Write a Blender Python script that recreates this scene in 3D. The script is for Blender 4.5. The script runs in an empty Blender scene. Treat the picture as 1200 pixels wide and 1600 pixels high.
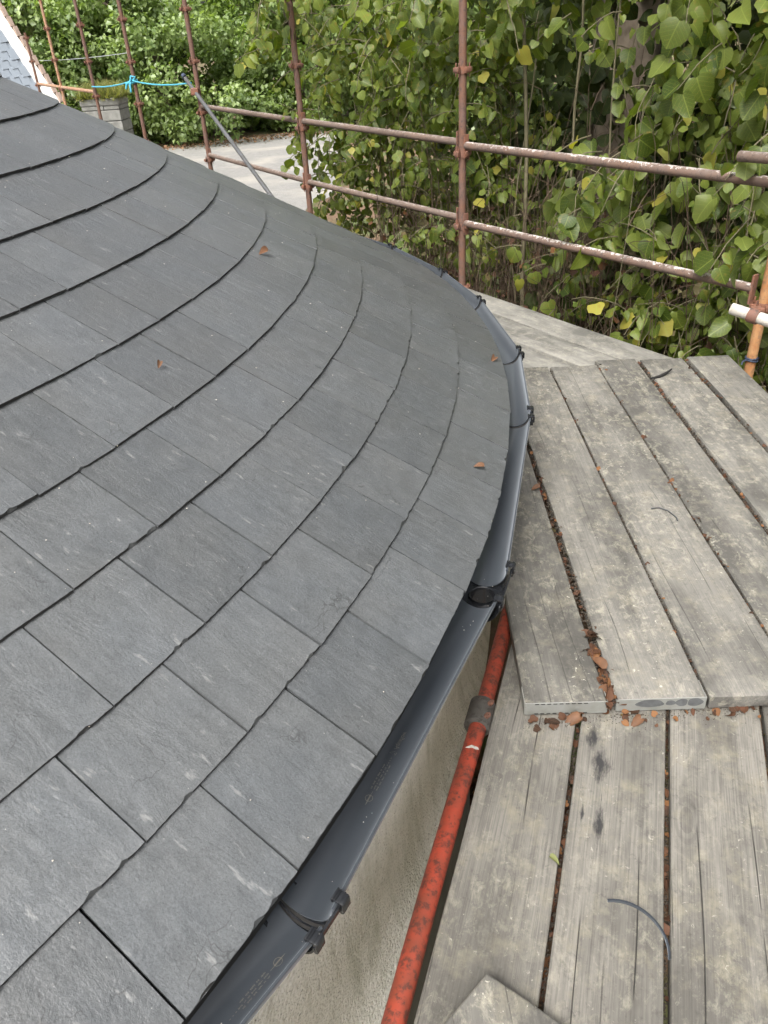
import bpy, bmesh, math, random
import numpy as np
from mathutils import Matrix, Vector, noise as mnoise

random.seed(7)
rng = np.random.default_rng(11)
R_ = math.radians
scene = bpy.context.scene
COL = scene.collection

# ------------------------------------------------------------------ camera
CAM_H = 1.6
cam_d = bpy.data.cameras.new('camera')
cam = bpy.data.objects.new('camera', cam_d)
COL.objects.link(cam)
cam_d.sensor_fit = 'VERTICAL'
cam_d.sensor_height = 24.0
cam_d.lens = 24.0 * 1180.0 / 1600.0
cam_d.clip_start = 0.02
cam_d.clip_end = 800.0
AX = np.array([[0.998134791, -0.061048666, 0.0],
               [-0.0324426942, -0.530432259, 0.847106304],
               [-0.0517147098, -0.845526274, -0.531423475]])
cam.matrix_world = Matrix((
    (AX[0, 0], -AX[0, 1], -AX[0, 2], 0.0),
    (AX[1, 0], -AX[1, 1], -AX[1, 2], 0.0),
    (AX[2, 0], -AX[2, 1], -AX[2, 2], CAM_H),
    (0, 0, 0, 1)))
scene.camera = cam

# ------------------------------------------------------------------ sky, sun, exposure
SUN_EL, SUN_ROT = R_(55), R_(206)
world = bpy.data.worlds.new('World')
scene.world = world
world.use_nodes = True
wn = world.node_tree.nodes
wl = world.node_tree.links
wn.clear()
w_out = wn.new('ShaderNodeOutputWorld')
w_bg = wn.new('ShaderNodeBackground')
w_sky = wn.new('ShaderNodeTexSky')
w_sky.sky_type = 'NISHITA'
w_sky.sun_disc = False
w_sky.sun_elevation = SUN_EL
w_sky.sun_rotation = SUN_ROT
w_sky.air_density = 1.0
w_sky.dust_density = 9.0
w_sky.ozone_density = 1.0
w_hsv = wn.new('ShaderNodeHueSaturation')
w_hsv.inputs['Saturation'].default_value = 0.18
w_bg.inputs['Strength'].default_value = 0.115
wl.new(w_sky.outputs[0], w_hsv.inputs['Color'])
wl.new(w_hsv.outputs[0], w_bg.inputs['Color'])
wl.new(w_bg.outputs[0], w_out.inputs['Surface'])

sun_d = bpy.data.lights.new('sun', 'SUN')
sun_d.energy = 1.5
sun_d.angle = R_(20)
sun_d.color = (1.0, 0.96, 0.9)
sun = bpy.data.objects.new('sun', sun_d)
COL.objects.link(sun)
sun_dir = Vector((math.sin(SUN_ROT) * math.cos(SUN_EL), math.cos(SUN_ROT) * math.cos(SUN_EL), math.sin(SUN_EL)))
sun.rotation_euler = sun_dir.to_track_quat('Z', 'Y').to_euler()
sun.location = sun_dir * 50

vs = scene.view_settings
vs.view_transform = 'Standard'
vs.look = 'None'
vs.gamma = 1.0
vs.use_curve_mapping = False
vs.exposure = 1.2
scene.cycles.use_adaptive_sampling = True
scene.cycles.adaptive_threshold = 0.035
scene.cycles.max_bounces = 5
scene.cycles.diffuse_bounces = 3
scene.cycles.glossy_bounces = 3
scene.cycles.transmission_bounces = 3

# ------------------------------------------------------------------ object helpers
def link(name, me, mat=None, parent=None, kind=None):
    o = bpy.data.objects.new(name, me)
    COL.objects.link(o)
    if mat is not None and me is not None and not me.materials:
        me.materials.append(mat)
    if parent is not None:
        o.parent = parent
    if kind:
        o['kind'] = kind
    return o

def tag(o, label, cat, group=None):
    o['label'] = label
    o['category'] = cat
    if group:
        o['group'] = group
    return o

def empty(name, loc=(0, 0, 0), rz=0.0):
    o = bpy.data.objects.new(name, None)
    o.empty_display_size = 0.1
    COL.objects.link(o)
    o.location = loc
    o.rotation_euler = (0, 0, rz)
    return o

class MB:
    """collects shapes as vertices and faces"""
    def __init__(self):
        self.v = []
        self.f = []
    def add(self, vs_, fs_):
        b = len(self.v)
        self.v.extend([tuple(p) for p in vs_])
        self.f.extend([tuple(i + b for i in f) for f in fs_])
        return self
    def box(self, c, s, rot=None, bev=0.0):
        bm = bmesh.new()
        bmesh.ops.create_cube(bm, size=1.0)
        for v in bm.verts:
            v.co = Vector((v.co.x * s[0], v.co.y * s[1], v.co.z * s[2]))
        if bev > 0:
            bmesh.ops.bevel(bm, geom=list(bm.edges), offset=bev, segments=2, profile=0.5, affect='EDGES')
        bm.verts.index_update()
        vs_ = []
        for v in bm.verts:
            p = v.co.copy()
            if rot is not None:
                p = rot @ p
            vs_.append(p + Vector(c))
        self.add(vs_, [[v.index for v in f.verts] for f in bm.faces])
        bm.free()
        return self
    def tube(self, pts, rad, sides=10, cap=True):
        pts = [Vector(p) for p in pts]
        n = len(pts)
        if not hasattr(rad, '__len__'):
            rad = [rad] * n
        tg = []
        for i in range(n):
            a = pts[max(i - 1, 0)]
            b = pts[min(i + 1, n - 1)]
            tg.append((b - a).normalized())
        up = Vector((0, 0, 1)) if abs(tg[0].z) < 0.9 else Vector((1, 0, 0))
        u = tg[0].cross(up).normalized()
        vs_ = []
        for i in range(n):
            u = (u - tg[i] * u.dot(tg[i])).normalized()
            w = tg[i].cross(u)
            for k in range(sides):
                a = 2 * math.pi * k / sides
                vs_.append(pts[i] + (u * math.cos(a) + w * math.sin(a)) * rad[i])
        fs_ = []
        for i in range(n - 1):
            for k in range(sides):
                k2 = (k + 1) % sides
                fs_.append((i * sides + k, i * sides + k2, (i + 1) * sides + k2, (i + 1) * sides + k))
        if cap:
            fs_.append(tuple(range(sides - 1, -1, -1)))
            fs_.append(tuple((n - 1) * sides + k for k in range(sides)))
        return self.add(vs_, fs_)
    def mesh(self, name, smooth=None):
        me = bpy.data.meshes.new(name)
        me.from_pydata(self.v, [], self.f)
        me.update()
        if smooth is not None:
            me.shade_smooth()
            me.set_sharp_from_angle(angle=R_(smooth))
        return me
    def build(self, name, mat, parent=None, smooth=None, kind=None):
        return link(name, self.mesh(name, smooth), mat, parent, kind)

def big_mesh(name, verts, faces_n, idx, attrs=None, smooth=False):
    """numpy mesh: verts (N,3), faces all with faces_n corners, idx flat"""
    me = bpy.data.meshes.new(name)
    nv = len(verts)
    nl = len(idx)
    nf = nl // faces_n
    me.vertices.add(nv)
    me.vertices.foreach_set('co', np.asarray(verts, np.float32).ravel())
    me.loops.add(nl)
    me.loops.foreach_set('vertex_index', np.asarray(idx, np.int32))
    me.polygons.add(nf)
    me.polygons.foreach_set('loop_start', np.arange(0, nl, faces_n, dtype=np.int32))
    me.polygons.foreach_set('loop_total', np.full(nf, faces_n, np.int32))
    if smooth:
        me.polygons.foreach_set('use_smooth', np.ones(nf, bool))
    if attrs:
        for k, a in attrs.items():
            at = me.attributes.new(k, 'FLOAT', 'POINT')
            at.data.foreach_set('value', np.asarray(a, np.float32))
    me.update(calc_edges=True)
    return me

# ------------------------------------------------------------------ material helpers
class NT:
    def __init__(self, name):
        self.m = bpy.data.materials.new(name)
        self.m.use_nodes = True
        self.t = self.m.node_tree
        self.n = self.t.nodes
        self.n.clear()
        self.out = self.n.new('ShaderNodeOutputMaterial')
        self.b = self.n.new('ShaderNodeBsdfPrincipled')
        self.t.links.new(self.b.outputs[0], self.out.inputs['Surface'])
    def new(self, typ, **kw):
        nd = self.n.new(typ)
        for k, v in kw.items():
            if k.startswith('_'):
                setattr(nd, k[1:], v)
        return nd
    def lk(self, a, b):
        self.t.links.new(a, b)
    def set(self, nd, key, v):
        if v is None:
            return
        s = nd.inputs[key]
        if hasattr(v, 'links') or hasattr(v, 'is_linked'):
            self.lk(v, s)
        elif isinstance(v, (tuple, list)) and len(v) == 3 and s.type == 'RGBA':
            s.default_value = (*v, 1)
        else:
            s.default_value = v
    def coord(self, which='Object', scale=(1, 1, 1), rnd=True, rot=(0, 0, 0)):
        tc = self.new('ShaderNodeTexCoord')
        mp = self.new('ShaderNodeMapping')
        self.lk(tc.outputs[which], mp.inputs['Vector'])
        mp.inputs['Scale'].default_value = scale
        mp.inputs['Rotation'].default_value = rot
        if rnd:
            oi = self.new('ShaderNodeObjectInfo')
            ml = self.math('MULTIPLY', oi.outputs['Random'], 37.0)
            cb = self.new('ShaderNodeCombineXYZ')
            for i in range(3):
                self.lk(ml, cb.inputs[i])
            self.lk(cb.outputs[0], mp.inputs['Location'])
        return mp.outputs[0]
    def noise(self, vec, scale, detail=4, rough=0.55, dist=0.0):
        nd = self.new('ShaderNodeTexNoise')
        self.set(nd, 'Vector', vec)
        nd.inputs['Scale'].default_value = scale
        nd.inputs['Detail'].default_value = detail
        nd.inputs['Roughness'].default_value = rough
        nd.inputs['Distortion'].default_value = dist
        return nd.outputs['Fac']
    def voro(self, vec, scale, feature='F1', out='Distance', rand=1.0):
        nd = self.new('ShaderNodeTexVoronoi')
        nd.feature = feature
        self.set(nd, 'Vector', vec)
        nd.inputs['Scale'].default_value = scale
        nd.inputs['Randomness'].default_value = rand
        return nd.outputs[out]
    def ramp(self, fac, stops):
        nd = self.new('ShaderNodeValToRGB')
        self.lk(fac, nd.inputs[0])
        e = nd.color_ramp.elements
        while len(e) < len(stops):
            e.new(0.5)
        for el, (p, c) in zip(e, stops):
            el.position = p
            el.color = (c, c, c, 1) if not isinstance(c, (tuple, list)) else (*c, 1)
        return nd.outputs[0]
    def mix(self, fac, a, b, typ='MIX'):
        nd = self.new('ShaderNodeMix')
        nd.data_type = 'RGBA'
        nd.blend_type = typ
        nd.clamp_factor = True
        for s, v in ((nd.inputs['Factor'], fac), (nd.inputs[6], a), (nd.inputs[7], b)):
            if hasattr(v, 'is_linked'):
                self.lk(v, s)
            elif isinstance(v, (tuple, list)):
                s.default_value = (*v, 1)
            else:
                s.default_value = v
        return nd.outputs[2]
    def math(self, op, a, b=None, c=None, clamp=False):
        nd = self.new('ShaderNodeMath')
        nd.operation = op
        nd.use_clamp = clamp
        for i, v in enumerate((a, b, c)):
            if v is None:
                continue
            if hasattr(v, 'is_linked'):
                self.lk(v, nd.inputs[i])
            else:
                nd.inputs[i].default_value = v
        return nd.outputs[0]
    def sep(self, vec):
        nd = self.new('ShaderNodeSeparateXYZ')
        self.lk(vec, nd.inputs[0])
        return nd.outputs
    def bump(self, h, strength=0.5, dist=0.002, normal=None):
        nd = self.new('ShaderNodeBump')
        self.lk(h, nd.inputs['Height'])
        nd.inputs['Strength'].default_value = strength
        nd.inputs['Distance'].default_value = dist
        if normal is not None:
            self.lk(normal, nd.inputs['Normal'])
        return nd.outputs[0]
    def fin(self, col=None, rough=None, normal=None, metal=None, spec=None):
        for k, v in (('Base Color', col), ('Roughness', rough), ('Normal', normal), ('Metallic', metal), ('Specular IOR Level', spec)):
            self.set(self.b, k, v)
        return self.m

def mat_plain(name, col, rough=0.7, var=0.25, scale=20, bump=0.0, metal=0.0, spec=0.5):
    t = NT(name)
    v = t.coord()
    n = t.noise(v, scale)
    c = t.mix(n, tuple(x * (1 - var) for x in col), tuple(min(1, x * (1 + var)) for x in col))
    nm = t.bump(t.noise(v, scale * 4), bump, 0.002) if bump else None
    return t.fin(c, rough, nm, metal, spec)

# ---- slate
def mat_slate(name, base=(0.079, 0.0845, 0.089)):
    t = NT(name)
    v = t.coord('Object', (1, 1, 1), True)
    oi = t.new('ShaderNodeObjectInfo')
    fine = t.noise(v, 260, 3, 0.6)
    mid = t.noise(v, 22, 5, 0.6, 0.6)
    big = t.noise(v, 5, 3, 0.5)
    c = t.mix(oi.outputs['Random'], tuple(x * 0.89 for x in base), tuple(x * 1.1 for x in base))
    warm = t.mix(t.ramp(big, [(0.35, 0.0), (0.7, 1.0)]), (1, 1, 1), (1.04, 1.01, 0.97))
    c = t.mix(1.0, c, warm, 'MULTIPLY')
    c = t.mix(1.0, c, t.ramp(mid, [(0.25, 0.87), (0.75, 1.12)]), 'MULTIPLY')
    c = t.mix(1.0, c, t.ramp(fine, [(0.3, 0.8), (0.7, 1.22)]), 'MULTIPLY')
    # riven grain running slantwise across each slate
    vgr = t.coord('Object', (1.0, 0.4, 1), True, (0, 0, 0.85))
    gn = t.noise(vgr, 75, 5, 0.7)
    c = t.mix(1.0, c, t.ramp(gn, [(0.3, 0.9), (0.7, 1.1)]), 'MULTIPLY')
    dst = t.ramp(t.noise(v, 8, 6, 0.72), [(0.5, 0.0), (0.75, 1.0)])
    c = t.mix(t.math('MULTIPLY', dst, 0.12), c, (0.22, 0.225, 0.23))
    # pale scuffs across the grain
    vs2 = t.coord('Object', (1.0, 0.28, 1), True, (0, 0, 0.6))
    sc = t.ramp(t.noise(vs2, 60, 3, 0.65), [(0.64, 0.0), (0.74, 1.0)])
    c = t.mix(t.math('MULTIPLY', sc, 0.4), c, (0.3, 0.3, 0.29))
    # pale specks
    sp = t.ramp(t.voro(v, 55), [(0.03, 1.0), (0.06, 0.0)])
    spm = t.ramp(t.noise(v, 9, 2), [(0.5, 0.0), (0.62, 1.0)])
    c = t.mix(t.math('MULTIPLY', t.math('MULTIPLY', sp, spm), 0.75), c, (0.42, 0.42, 0.38))
    # hairline cracks
    wv = t.new('ShaderNodeVectorMath'); wv.operation = 'ADD'
    t.lk(v, wv.inputs[0])
    nz = t.new('ShaderNodeTexNoise'); nz.inputs['Scale'].default_value = 14; nz.inputs['Detail'].default_value = 4
    t.lk(v, nz.inputs['Vector'])
    sv = t.new('ShaderNodeVectorMath'); sv.operation = 'SCALE'; sv.inputs['Scale'].default_value = 0.09
    t.lk(nz.outputs['Color'], sv.inputs[0]); t.lk(sv.outputs[0], wv.inputs[1])
    hl = t.ramp(t.voro(wv.outputs[0], 9, 'DISTANCE_TO_EDGE'), [(0.004, 1.0), (0.012, 0.0)])
    hm = t.ramp(t.noise(v, 6.5, 2), [(0.58, 0.0), (0.64, 1.0)])
    c = t.mix(t.math('MULTIPLY', t.math('MULTIPLY', hl, hm), 0.6), c, (0.03, 0.03, 0.03))
    # riven relief: stepped flakes plus fine tooth
    st = t.noise(t.coord('Object', (1, 0.55, 1), True, (0, 0, 0.5)), 13, 5, 0.6, 1.2)
    steps = t.math('ADD', t.math('MULTIPLY', t.math('SNAP', st, 0.09), 0.7), t.math('MULTIPLY', st, 0.5))
    n1 = t.bump(steps, 0.55, 0.006)
    n2 = t.bump(t.math('ADD', t.noise(v, 150, 3, 0.65), gn), 0.5, 0.0017, n1)
    ro = t.ramp(mid, [(0.2, 0.33), (0.8, 0.44)])
    return t.fin(c, ro, n2, None, 0.6)

# ---- weathered board
def mat_wood(name, base=(0.25, 0.24, 0.215), dark=(0.085, 0.083, 0.08), stain=(0.30, 0.27, 0.19), grain=1.0, spots=0.6, ends=False):
    t = NT(name)
    oi = t.new('ShaderNodeObjectInfo')
    vg = t.coord('Object', (1, 0.014, 1))
    vm = t.coord('Object', (1, 0.3, 1))
    v = t.coord()
    g1 = t.noise(vg, 330, 3, 0.7)
    g2 = t.noise(vg, 95, 4, 0.65, 0.8)
    blot = t.noise(vm, 6, 5, 0.62)
    blot2 = t.noise(v, 14, 5, 0.65)
    c = t.mix(oi.outputs['Random'], tuple(x * 0.9 for x in base), tuple(x * 1.1 for x in base))
    c = t.mix(t.math('MULTIPLY', t.ramp(g1, [(0.38, 1.0), (0.56, 0.0)]), 0.38 * grain), c, dark)
    c = t.mix(t.math('MULTIPLY', t.ramp(g2, [(0.36, 1.0), (0.52, 0.0)]), 0.3 * grain), c, dark)
    c = t.mix(t.math('MULTIPLY', t.ramp(blot, [(0.42, 0.0), (0.6, 1.0)]), 0.75), c, tuple(x * 0.36 for x in base))
    c = t.mix(t.math('MULTIPLY', t.ramp(blot2, [(0.52, 0.0), (0.74, 1.0)]), 0.5), c, stain)
    # scuffed, trodden mottling
    scf = t.ramp(t.noise(t.coord('Object', (1, .6, 1)), 34, 8, 0.78, 0.4), [(0.5, 0.0), (0.68, 1.0)])
    scm = t.ramp(t.noise(v, 4.5, 4, 0.6), [(0.34, 0.0), (0.56, 1.0)])
    c = t.mix(t.math('MULTIPLY', t.math('MULTIPLY', scf, scm), 0.55 * spots + .1), c, (0.42, 0.395, 0.31))
    dkf = t.ramp(t.noise(v, 48, 6, 0.75), [(0.55, 0.0), (0.72, 1.0)])
    c = t.mix(t.math('MULTIPLY', dkf, 0.55), c, dark)
    # cement and lichen flecks
    fl = t.ramp(t.noise(v, 70, 4, 0.7, 0.6), [(0.62, 0.0), (0.7, 1.0)])
    flm = t.ramp(t.noise(v, 7, 3), [(0.45, 0.0), (0.62, 1.0)])
    c = t.mix(t.math('MULTIPLY', t.math('MULTIPLY', fl, flm), spots), c, (0.5, 0.48, 0.4))
    # knots, with the grain closing round them
    kv = t.voro(t.coord('Object', (1, .42, 1)), 3.4)
    kn = t.math('MULTIPLY', t.ramp(kv, [(0.045, 1.0), (0.085, 0.0)]), 0.55 * grain)
    kr = t.math('MULTIPLY', t.math('MULTIPLY', t.ramp(t.math('FRACT', t.math('MULTIPLY', kv, 38.0)), [(0.3, 0.0), (0.55, 1.0)]), t.ramp(kv, [(0.1, 1.0), (0.17, 0.0)])), 0.3 * grain)
    c = t.mix(kr, c, dark)
    c = t.mix(kn, c, (dark[0] * 1.15, dark[1] * .95, dark[2] * .8))
    # long drying cracks
    x, y, z = t.sep(t.coord('Object', (1, 1, 1)))
    wob = t.noise(t.coord('Object', (0.8, 0.2, 1)), 3.0, 2, 0.5)
    ph = t.math('ADD', t.math('MULTIPLY', x, 17.0), t.math('MULTIPLY', wob, 2.2))
    fr = t.math('ABSOLUTE', t.math('SUBTRACT', t.math('FRACT', ph), 0.5))
    line = t.ramp(fr, [(0.008, 1.0), (0.026, 0.0)])
    lm = t.ramp(t.noise(t.coord('Object', (4.0, 0.5, 1)), 3.0, 3), [(0.54, 0.0), (0.6, 1.0)])
    crack = t.math('MULTIPLY', line, lm)
    c = t.mix(t.math('MULTIPLY', crack, min(.9, 1.0 * grain)), c, (0.03, 0.028, 0.025))
    h = t.math('SUBTRACT', t.math('ADD', t.math('MULTIPLY', g1, 0.6), t.math('MULTIPLY', g2, 0.5)), t.math('MULTIPLY', crack, 1.4))
    nm = t.bump(h, 0.75 * grain, 0.004)
    nm = t.bump(t.noise(v, 120, 3), 0.2, 0.0015, nm)
    m = t.fin(c, 0.82, nm, None, 0.3)
    t.c_out = c
    return m, t

# ---- plastics
def mat_plastic(name, col, rough, dust=0.15):
    t = NT(name)
    v = t.coord()
    n = t.noise(t.coord('Object', (1, .35, 1)), 7, 2, 0.45)
    c = t.mix(t.math('MULTIPLY', n, dust), col, (0.2, 0.205, 0.21))
    sp = t.ramp(t.voro(v, 38), [(0.03, 1.0), (0.05, 0.0)])
    sm = t.ramp(t.noise(v, 5, 2), [(0.52, 0.0), (0.6, 1.0)])
    c = t.mix(t.math('MULTIPLY', t.math('MULTIPLY', sp, sm), 0.6), c, (0.5, 0.5, 0.47))
    ro = t.ramp(n, [(0.2, max(rough - 0.02, 0.02)), (0.85, rough + 0.04)])
    return t.fin(c, ro, t.bump(t.noise(v, 9, 1), 0.03, 0.002), None, 0.5)

# ---- roughcast wall
def mat_roughcast(name):
    t = NT(name)
    tc = t.new('ShaderNodeTexCoord')
    v = tc.outputs['Object']
    grit = t.voro(v, 130)
    gr2 = t.noise(v, 70, 5, 0.72)
    c = t.mix(gr2, (0.56, 0.55, 0.49), (0.88, 0.86, 0.79))
    c = t.mix(t.ramp(t.noise(v, 110, 3, .7), [(0.6, 0.0), (0.7, 0.75)]), c, (0.1, 0.09, 0.07))
    x, y, z = t.sep(v)
    # algae, with shade painted in too, heavier toward the foot of the render
    zz = t.new('ShaderNodeMapRange')
    t.lk(z, zz.inputs[0])
    zz.inputs[1].default_value = -0.02
    zz.inputs[2].default_value = -0.34
    alg_shade = t.math('ADD', zz.outputs[0], t.math('MULTIPLY', t.math('SUBTRACT', t.noise(v, 9, 5, 0.6), 0.5), 0.9), None, True)
    c = t.mix(t.math('MULTIPLY', alg_shade, 0.82), c, (0.11, 0.12, 0.05))
    vst = t.new('ShaderNodeMapping')
    t.lk(v, vst.inputs[0])
    vst.inputs['Scale'].default_value = (1, 1, 0.12)
    stn = t.ramp(t.noise(vst.outputs[0], 13, 4, 0.6), [(0.52, 0.0), (0.7, 1.0)])
    c = t.mix(t.math('MULTIPLY', stn, 0.4), c, (0.2, 0.215, 0.12))
    h = t.math('ADD', t.math('MULTIPLY', t.math('SUBTRACT', 1.0, grit), 0.6), gr2)
    return t.fin(c, 0.95, t.bump(h, 1.0, 0.009), None, 0.2)

# ---- rusty scaffold paint; splat = pale droppings and cement lying on upward sides
def mat_rust(name, col=(0.16, 0.075, 0.055), rust=(0.2, 0.08, 0.035), splat=0.0, rough=0.75, worn=(0.06, 0.045, 0.04), wt=0.52, scl=40):
    t = NT(name)
    v = t.coord()
    n = t.noise(v, scl, 6, 0.72)
    n2 = t.noise(v, 11, 4, 0.6)
    c = t.mix(t.ramp(n2, [(0.38, 0.0), (0.62, 1.0)]), col, rust)
    c = t.mix(t.math('MULTIPLY', t.ramp(n, [(wt, 0.0), (wt + 0.11, 1.0)]), 0.75), c, worn)
    if splat:
        ge = t.new('ShaderNodeNewGeometry')
        nz = t.sep(ge.outputs['Normal'])[2]
        s = t.math('ADD', t.math('MULTIPLY', nz, 0.62), t.math('MULTIPLY', t.math('SUBTRACT', t.noise(v, 48, 6, 0.72), 0.5), 2.4))
        s = t.ramp(s, [(0.5, 0.0), (0.6, 1.0)])
        sm = t.ramp(n2, [(0.36, 0.1), (0.58, 1.0)])
        c = t.mix(t.math('MULTIPLY', t.math('MULTIPLY', s, sm), splat), c, (0.55, 0.53, 0.5))
    return t.fin(c, rough, t.bump(n, 0.35, 0.002), None, 0.4)

# ---- leaf
def mat_leaf(name, dark, light, yellow, rough=0.42, transl=0.3, blotch=0.3, spec=0.5):
    t = NT(name)
    at = t.new('ShaderNodeAttribute')
    at.attribute_name = 'rnd'
    r = at.outputs['Fac']
    c = t.mix(t.ramp(r, [(0.0, 0.0), (0.8, 1.0)]), dark, light)
    c = t.mix(t.ramp(r, [(0.84, 0.0), (0.97, 1.0)]), c, yellow)
    tc = t.new('ShaderNodeTexCoord')
    n = t.noise(tc.outputs['Object'], 28, 3, 0.6)
    c = t.mix(t.math('MULTIPLY', t.ramp(n, [(0.56, 0.0), (0.7, 1.0)]), blotch), c, (yellow[0] * 0.8, yellow[1] * 0.6, yellow[2] * 0.8))
    lx = t.new('ShaderNodeAttribute'); lx.attribute_name = 'lx'
    ly = t.new('ShaderNodeAttribute'); ly.attribute_name = 'ly'
    ax = t.math('ABSOLUTE', lx.outputs['Fac'])
    fr_ = t.math('FRACT', t.math('MULTIPLY', t.math('SUBTRACT', ly.outputs['Fac'], t.math('MULTIPLY', ax, 0.75)), 6.0))
    vein = t.math('MAXIMUM', t.ramp(ax, [(0.012, 1.0), (0.03, 0.0)]), t.math('MULTIPLY', t.ramp(fr_, [(0.03, 1.0), (0.16, 0.0)]), 0.6))
    has = t.math('GREATER_THAN', t.math('ADD', ax, t.math('ABSOLUTE', ly.outputs['Fac'])), 0.0001)
    c = t.mix(t.math('MULTIPLY', t.math('MULTIPLY', vein, has), 0.4), c, (light[0] * 1.7, light[1] * 1.6, light[2] * 1.8))
    ge = t.new('ShaderNodeNewGeometry')
    back = t.mix(0.4, c, (0.15, 0.175, 0.08))
    c2 = t.mix(ge.outputs['Backfacing'], c, back)
    t.set(t.b, 'Base Color', c2)
    t.b.inputs['Roughness'].default_value = rough
    t.b.inputs['Specular IOR Level'].default_value = spec
    tr = t.new('ShaderNodeBsdfTranslucent')
    tcol = t.mix(1.0, c, (1.7, 1.9, 0.6), 'MULTIPLY')
    t.lk(tcol, tr.inputs['Color'])
    ms = t.new('ShaderNodeMixShader')
    ms.inputs[0].default_value = transl
    t.lk(t.b.outputs[0], ms.inputs[1])
    t.lk(tr.outputs[0], ms.inputs[2])
    t.lk(ms.outputs[0], t.out.inputs['Surface'])
    return t.m

M_slate = mat_slate('slate')
M_edge = mat_plain('shade_dirt_edge', (0.042, 0.042, 0.042), 0.8, 0.6, 90, 0.6)  # slate tail faces: shadow line and dirt painted in as dark colour
M_deck = mat_plain('roof_membrane', (0.02, 0.02, 0.02), 0.9)
M_wall = mat_roughcast('roughcast_render')
M_base = mat_plain('plinth_stone', (0.09, 0.085, 0.065), 0.95, 0.5, 9, 0.6)
M_gut = mat_plastic('gutter_plastic', (0.022, 0.027, 0.034), 0.24, 0.1)
for _m in (M_gut,):
    _b = [n for n in _m.node_tree.nodes if n.type == 'BSDF_PRINCIPLED'][0]
    _b.inputs['Sheen Weight'].default_value = 0.36      # dust film, doubling as painted stand-in for the pale sky reflection
    _b.inputs['Sheen Roughness'].default_value = 0.45
    _b.inputs['Sheen Tint'].default_value = (0.85, 0.92, 1.0, 1)
M_clip = mat_plastic('bracket_plastic', (0.009, 0.010, 0.012), 0.22, 0.03)
M_print = mat_plain('print_ink', (0.075, 0.068, 0.058), 0.7, 0.3, 200)
M_rust = mat_rust('rusty_scaffold_paint', (0.13, 0.078, 0.062), (0.15, 0.075, 0.048))
M_fit = mat_rust('rusty_fitting', (0.155, 0.08, 0.058), (0.2, 0.085, 0.05))
M_rail = mat_rust('rail_paint', (0.13, 0.092, 0.075), (0.15, 0.095, 0.07), 0.85)
M_rail2 = mat_rust('rail_paint_clean', (0.135, 0.1, 0.082), (0.14, 0.095, 0.072), 0.3)
M_tan = mat_rust('tan_rust', (0.38, 0.25, 0.17), (0.33, 0.17, 0.09))
M_orange = mat_rust('orange_rust', (0.36, 0.2, 0.09), (0.3, 0.13, 0.05), 0.2, 0.75, (0.16, 0.1, 0.06))
M_red = mat_rust('red_paint', (0.33, 0.05, 0.026), (0.2, 0.045, 0.025), 0.0, 0.5, (0.045, 0.026, 0.02), 0.49, 48)
M_grey = mat_rust('grey_tube', (0.085, 0.09, 0.095), (0.07, 0.07, 0.07), 0.0, 0.5, (0.07, 0.06, 0.055))
M_sleeve = mat_rust('grimy_sleeve', (0.085, 0.08, 0.07), (0.06, 0.05, 0.042), 0.0, 0.75, (0.025, 0.02, 0.017), 0.5, 55)
M_pale = mat_rust('pale_tube', (0.45, 0.43, 0.39), (0.36, 0.33, 0.28), 0.5, 0.7, (0.25, 0.2, 0.15))
M_galv = mat_rust('galvanised_band', (0.22, 0.225, 0.21), (0.17, 0.17, 0.15), 0.1, 0.55, (0.2, 0.2, 0.19))
M_oval = mat_plain('tar_mark', (0.085, 0.088, 0.09), 0.7, 0.5, 60)
M_dark = mat_plain('dark_slot', (0.015, 0.014, 0.013), 0.9)
M_rope = mat_plain('blue_rope', (0.06, 0.34, 0.46), 0.7, 0.2, 300, 0.4)
M_tie = mat_plain('blue_black_tie', (0.03, 0.04, 0.07), 0.4)
M_dry = mat_leaf('dry_leaf', (0.03, 0.018, 0.011), (0.085, 0.04, 0.022), (0.18, 0.085, 0.035), 0.7, 0.1, 0.3, 0.25)
M_dry2 = mat_leaf('yard_dry_leaf', (0.09, 0.05, 0.03), (0.26, 0.15, 0.09), (0.34, 0.2, 0.1), 0.7, 0.1, 0.3, 0.25)
M_dryo = mat_plain('dry_leaf_single', (0.11, 0.05, 0.022), 0.7, 0.4, 60)
M_soil = mat_plain('soil_crumbs', (0.045, 0.035, 0.025), 0.95, 0.6, 80, 0.8)
M_bark = mat_plain('bark', (0.15, 0.12, 0.09), 0.95, 0.55, 14, 1.0)
M_twig = mat_plain('twig', (0.07, 0.046, 0.028), 0.9, 0.5, 5)
M_stem = mat_plain('green_stem', (0.12, 0.105, 0.06), 0.85, 0.4, 20)
M_lime = mat_leaf('lime_leaf', (0.036, 0.064, 0.010), (0.16, 0.2, 0.038), (0.3, 0.27, 0.05), 0.46, 0.36, 0.6, 0.32)
M_limeback = mat_leaf('shaded_lime_leaf', (0.012, 0.02, 0.005), (0.034, 0.048, 0.012), (0.09, 0.085, 0.02), 0.55, 0.3, 0.3, 0.2)  # lime leaf colours darkened, so the inner crown's shade is painted in
M_far1 = mat_leaf('olive_foliage', (0.08, 0.1, 0.04), (0.27, 0.3, 0.12), (0.35, 0.37, 0.15), 0.5, 0.25, 0.2)
M_far2 = mat_leaf('green_foliage', (0.075, 0.125, 0.04), (0.27, 0.35, 0.13), (0.38, 0.43, 0.18), 0.4, 0.3, 0.2)
M_far3 = mat_leaf('yellow_green_foliage', (0.085, 0.14, 0.03), (0.22, 0.3, 0.075), (0.34, 0.37, 0.12), 0.45, 0.35, 0.2)
M_grass = mat_leaf('grass_tuft', (0.1, 0.12, 0.03), (0.25, 0.25, 0.08), (0.36, 0.3, 0.1), 0.7, 0.3, 0.2)
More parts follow.
